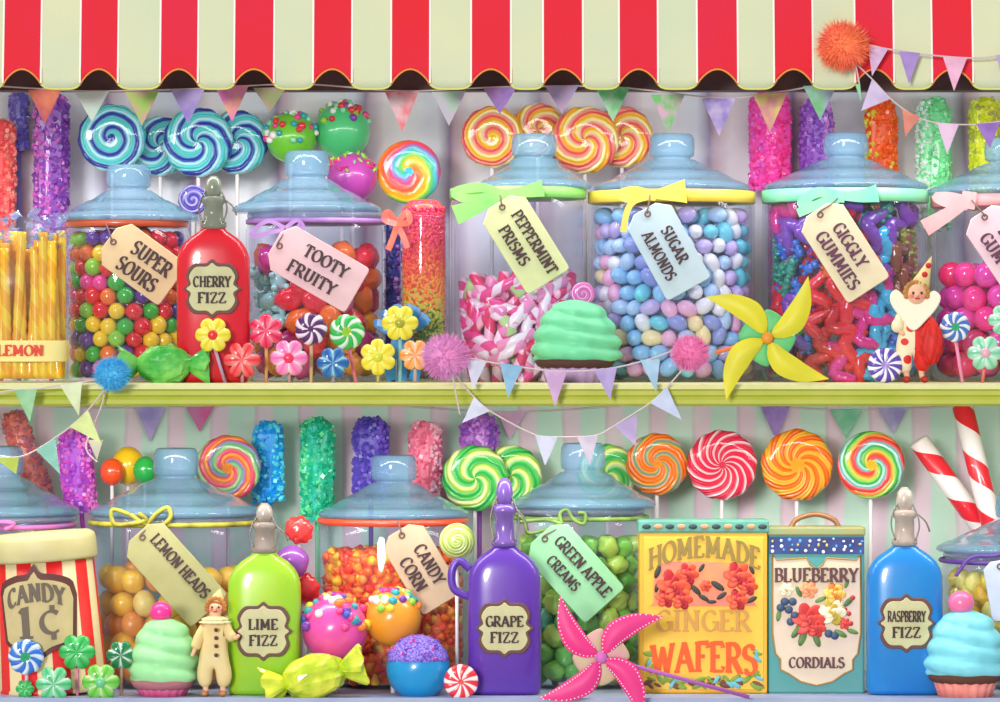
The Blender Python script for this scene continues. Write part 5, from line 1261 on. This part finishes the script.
bunting('pink and lilac bunting running from the coral pompom across the awning', [(855, 48), (868, 45), (888, 49), (930, 55), (980, 58), (1020, 52)], [
    (((868, 45), (888, 49), (872, 76)), (226, 190, 226)), (((899, 51), (920, 53), (909, 84)), (170, 140, 206)), (((943, 57), (967, 58), (954, 91)), (246, 186, 214)), (((996, 55), (1018, 54), (1004, 84)), (200, 170, 220))], -132)
bunting('lilac and peach bunting dropping from the coral pompom to the right edge', [(852, 60), (872, 79), (890, 98), (908, 112), (925, 120), (948, 124), (980, 124), (1020, 118)], [
    (((872, 79), (890, 99), (861, 111)), (214, 196, 230)), (((902, 109), (920, 117), (905, 137)), (226, 140, 120)), (((937, 123), (959, 124), (947, 154)), (236, 200, 228)), (((976, 124), (1000, 122), (990, 148)), (160, 120, 200))], -128)
bunting('short pale green ribbon string under the coral pompom', [(856, 66), (859, 82), (861, 100)], [(((855, 84), (860, 84), (861, 102)), (150, 214, 160))], -134)

# ------------------------------------------------------------------ figurines
def skin(name, verts, edges, rads, m, parent, sub=2, root=0):
    me = bpy.data.meshes.new(name); me.from_pydata([(x*S, y*S, z*S) for x, y, z in verts], edges, []); me.materials.append(m)
    o = bpy.data.objects.new(name, me); C.objects.link(o); o.parent = parent
    sk = o.modifiers.new('Skin', 'SKIN'); sk.use_smooth_shade = True
    if not me.skin_vertices: pass
    for i, r in enumerate(rads):
        r = r if isinstance(r, tuple) else (r, r)
        me.skin_vertices[0].data[i].radius = (r[0]*S, r[1]*S)
    me.skin_vertices[0].data[root].use_root = True
    ss = o.modifiers.new('Sub', 'SUBSURF'); ss.levels = sub; ss.render_levels = sub
    return o
def face(parent, x, y, z, r, hair):
    e = MB(); 
    for s in (-1, 1): ellip(e, r*.11, r*.08, r*.13, T(x+s*r*.36, y-r*.88, z+r*.05), 0, seg=8, rings=6)
    build('eyes', e, mat('fig_eye', (50, 34, 40), .3), parent)
    build('mouth', ellip(MB(), r*.26, r*.08, r*.09, T(x, y-r*.9, z-r*.42), seg=10, rings=6), mat('fig_mouth', (206, 50, 60), .4), parent)
    build('nose', ellip(MB(), r*.13, r*.2, r*.15, T(x, y-r*.98, z-r*.13), seg=8, rings=6), mat('fig_skin', (240, 186, 150), .5), parent)
    c = MB()
    for s in (-1, 1): ellip(c, r*.22, r*.06, r*.18, T(x+s*r*.5, y-r*.8, z-r*.22), seg=8, rings=6)
    build('cheeks', c, mat('fig_cheek', (238, 130, 120), .5), parent)
    h = MB()
    for i in range(11):
        a = PI*(i/10)*1.15-.24; ellip(h, r*.3, r*.34, r*.3, T(x+r*.92*math.cos(a), y-r*.15, z+r*.92*math.sin(a)), seg=8, rings=6)
    ellip(h, r*.95, r*.8, r*.98, T(x, y+r*.3, z+r*.12), seg=14, rings=9)
    build('hair', h, hair, parent)
sk_m = mat('fig_skin', (240, 186, 150), .5)
# clown doll, lower shelf
d = -38; bp = base_py(d, ZL)
t = thing('clown_figurine', 'cream suited clown figurine with dark buttons beside the lime bottle', 'figurine', 214, bp, d)
H = bp-592     # 104
body_v = [(0, 0, 44), (0, 0, 58), (0, 0, 70), (1, -1, 79), (2, -2, 88), (3, -2, 94), (-9, 0, 70), (-15, -3, 58), (-20, -5, 44), (-22, -7, 40), (10, 0, 70), (17, -4, 60), (22, -8, 58), (26, -9, 62), (-6, 0, 36), (-9, -1, 20), (-8, -1, 5), (-9, -6, 1.8), (6, 0, 36), (9, -2, 20), (9, -1, 5), (11, -6, 1.8)]
body_e = [(0, 1), (1, 2), (2, 3), (3, 4), (4, 5), (2, 6), (6, 7), (7, 8), (8, 9), (2, 10), (10, 11), (11, 12), (12, 13), (0, 14), (14, 15), (15, 16), (16, 17), (0, 18), (18, 19), (19, 20), (20, 21)]
body_r = [9, 9, 8, 3.6, 9, 7.5, 3.6, 2.8, 2.2, 2, 3.6, 2.8, 2.2, 2, 5, 4, 3, 2.6, 5, 4, 3, 2.6]
skin('body', body_v, body_e, body_r, sk_m, t)
cs_v = [(0, 0, 42), (0, 0, 56), (0, 0, 70), (-9, 0, 70), (-15, -3, 58), (-19, -5, 47), (10, 0, 70), (17, -4, 60), (21, -7, 58), (-7, 0, 34), (-10, -1, 20), (-8, -1, 8), (7, 0, 34), (11, -2, 20), (9, -1, 8)]
cs_e = [(0, 1), (1, 2), (2, 3), (3, 4), (4, 5), (2, 6), (6, 7), (7, 8), (0, 9), (9, 10), (10, 11), (0, 12), (12, 13), (13, 14)]
cs_r = [13, 12, 9.5, 6, 6, 5.6, 6, 6, 5.6, 9, 9.5, 6, 9, 9.5, 6]
crm = mat('fig_cream', (240, 218, 160), .7, alt=(226, 196, 130), nscale=30)
skin('costume', cs_v, cs_e, cs_r, crm, t)
rf_ = MB()
for q, (rr, zz) in enumerate(((14, 76), (12, 79))): lathe(rf_, [(4, zz-1), (rr, zz-3), (rr+1, zz-1.5), (4, zz+2)], 48, M=T(1, -1, 0), fn=lambda a, z: 1+.1*math.sin(12*a))
build('ruff', rf_, mat('fig_ruff', (240, 232, 180), .7), t)
face(t, 2, -2, 89, 9.4, mat('fig_hair', (206, 140, 60), .6, alt=(160, 90, 40), nscale=60))
bt = [build('button', ellip(MB(), 2.1, 1.4, 2.1, T(3, -13.6 if z > 50 else -14.4, z), seg=10, rings=6), mat('fig_button', (90, 40, 34), .4), t) for z in (67, 59, 51, 42)]
ht = MB(); lathe(ht, [(7.5, 0), (6, 4), (3, 9), (0, 13)], 20, M=T(3, 1, 95) @ RY(.25)); build('hat', ht, crm, t)
for s in (-1, 1):
    build('shoe', ellip(MB(), 4, 7, 3, T(s*9, -4, 3), seg=12, rings=7), mat('fig_shoe', (196, 130, 80), .5), t)
# red and cream pierrot, upper shelf
d = -40; bp = base_py(d, ZU)
t = thing('pierrot_figurine', 'pierrot figurine in a pointed hat, wide white collar and red and cream costume', 'figurine', 912, bp, d)
bv = [(0, 0, 46), (0, 0, 56), (1, 0, 66), (2, -1, 76), (3, -3, 86), (3, -3, 92), (-10, -2, 66), (-16, -6, 56), (-12, -12, 50), (-9, -14, 48), (12, 0, 66), (20, -3, 56), (22, -8, 46), (21, -11, 42), (-6, 0, 36), (-7, -2, 20), (-5, -1, 5), (-6, -7, 2), (6, 0, 36), (9, 2, 22), (10, 2, 6), (13, -3, 2)]
skin('body', bv, body_e, [8, 8, 7, 3.6, 10, 9, 3.6, 2.8, 2.2, 2, 3.6, 2.8, 2.2, 2, 5, 4, 3, 2.6, 5, 4, 3, 2.6], sk_m, t)
def splitmat():
    m, nt, b = newmat('fig_harlequin')
    tc = nt.nodes.new('ShaderNodeTexCoord'); sp = nt.nodes.new('ShaderNodeSeparateXYZ'); nt.links.new(tc.outputs['Object'], sp.inputs[0])
    vo = nt.nodes.new('ShaderNodeTexVoronoi'); vo.inputs['Scale'].default_value = 55; nt.links.new(tc.outputs['Object'], vo.inputs['Vector'])
    spot = N(nt, 'LESS_THAN', vo.outputs['Distance'], .3); side = N(nt, 'GREATER_THAN', sp.outputs['X'], 2*S)
    mx = nt.nodes.new('ShaderNodeMix'); mx.data_type = 'RGBA'; nt.links.new(N(nt, 'MAXIMUM', spot, side), mx.inputs[0])
    mx.inputs[6].default_value = lin((244, 230, 190)); mx.inputs[7].default_value = lin((226, 36, 30)); nt.links.new(mx.outputs[2], b.inputs['Base Color']); b.inputs['Roughness'].default_value = .6
    return m
skin('costume', [(0, 0, 44), (0, 0, 56), (1, 0, 66), (-10, -2, 66), (-16, -6, 57), (-14, -10, 51), (12, 0, 66), (20, -3, 56), (22, -7, 47), (-8, 0, 34), (-8, -2, 20), (-6, -1, 9), (8, 0, 34), (11, 2, 22), (11, 2, 10)], cs_e, [13, 12, 9, 7, 8, 6, 7, 8.5, 6, 10, 9, 6, 10, 10, 6], splitmat(), t)
hc = sm2([(0, 52), (-12, 64), (-22, 78), (-23, 88), (-17, 93), (-9, 86), (0, 80), (12, 86), (20, 92), (27, 86), (24, 76), (14, 64)], 4)
build('collar', prism(MB(), hc, -17, -14, bev=1), mat('fig_collar', (248, 242, 214), .6), t, smooth=False)
face(t, 3, -14, 89, 11.5, mat('fig_hair2', (150, 96, 40), .6, alt=(206, 150, 70), nscale=70))
hd = MB(); ellip(hd, 10.6, 9.5, 11.4, T(3, -14, 89), seg=20, rings=12); build('head', hd, sk_m, t)
ht = MB(); lathe(ht, [(10, 0), (7, 9), (4, 20), (0, 32)], 24, M=T(7, -10, 97) @ RY(.38)); ho = build('hat', ht, crm, t)
for i, (x, z) in enumerate(((11, 108), (15, 117))): build('pompom', ellip(MB(), 3, 2.6, 3, T(x, -17+i*2, z), seg=10, rings=7), mat('fig_red', (206, 30, 30), .6), ho)
fr_ = MB()
ellip(fr_, 13, 9, 21, T(17, -5, 40), seg=40, rings=22, fn=lambda v: 1+.14*math.sin(9*math.atan2(v.y, v.x)+v.z*4)*math.sin(v.z*7+1)+.05*mnoise.noise(v*3))
build('frills', fr_, mat('fig_frill', (232, 40, 30), .6, alt=(190, 24, 24), nscale=60), t)
for s in (-1, 1):
    build('shoe', ellip(MB(), 4.2, 8, 3.4, T(-6 if s < 0 else 12, -5, 3.4), seg=12, rings=7), mat('fig_shoe2', (196, 50, 40), .5), t)

# ------------------------------------------------------------------ light, world, camera
sc = bpy.context.scene
wd = bpy.data.worlds.new('World'); sc.world = wd; wd.use_nodes = True
bgn = wd.node_tree.nodes['Background']; bgn.inputs['Color'].default_value = (.93, .96, 1, 1); bgn.inputs['Strength'].default_value = .5
def sun(name, e, rx, rz, ang, col=(1, .97, .93)):
    l = bpy.data.lights.new(name, 'SUN'); l.energy = e; l.angle = R_(ang); l.color = col
    o = bpy.data.objects.new(name, l); C.objects.link(o); o.rotation_euler = (R_(rx), 0, R_(rz)); return o
sun('sun', 2.0, 82, -16, 12)
def fill_light(x, y, z, w, e):   # unseen fill lights added to brighten the shelves, behind awning and under shelf lip
    l = bpy.data.lights.new('fill_light', 'AREA'); l.shape = 'RECTANGLE'; l.size = w*S; l.size_y = 20*S; l.energy = e; l.color = (1, .98, .95)
    o = bpy.data.objects.new('fill_light', l); C.objects.link(o); o.location = (x*S, y*S, z*S); o.rotation_euler = (R_(28), 0, 0)
fill_light(0, -8, 250, 1300, 3.2)
fill_light(0, -48, -58, 1300, 3.7)
cam = bpy.data.cameras.new('camera'); co = bpy.data.objects.new('camera', cam); C.objects.link(co)
co.location = (0, -D*S, 0); co.rotation_euler = (R_(90), 0, 0)
cam.sensor_width = 36; cam.lens = 36*D/1000; cam.clip_end = 50; cam.clip_start = .1
sc.camera = co
sc.view_settings.view_transform = 'Standard'; sc.view_settings.look = 'None'; sc.view_settings.gamma = 1; sc.view_settings.use_curve_mapping = False
sc.view_settings.exposure = 0.02
sc.cycles.transparent_max_bounces = 32; sc.cycles.max_bounces = 8; sc.cycles.use_denoising = True
for o in list(bpy.data.objects):
    for k_ in ('_used', 'R', 'H'):
        if k_ in o: del o[k_]
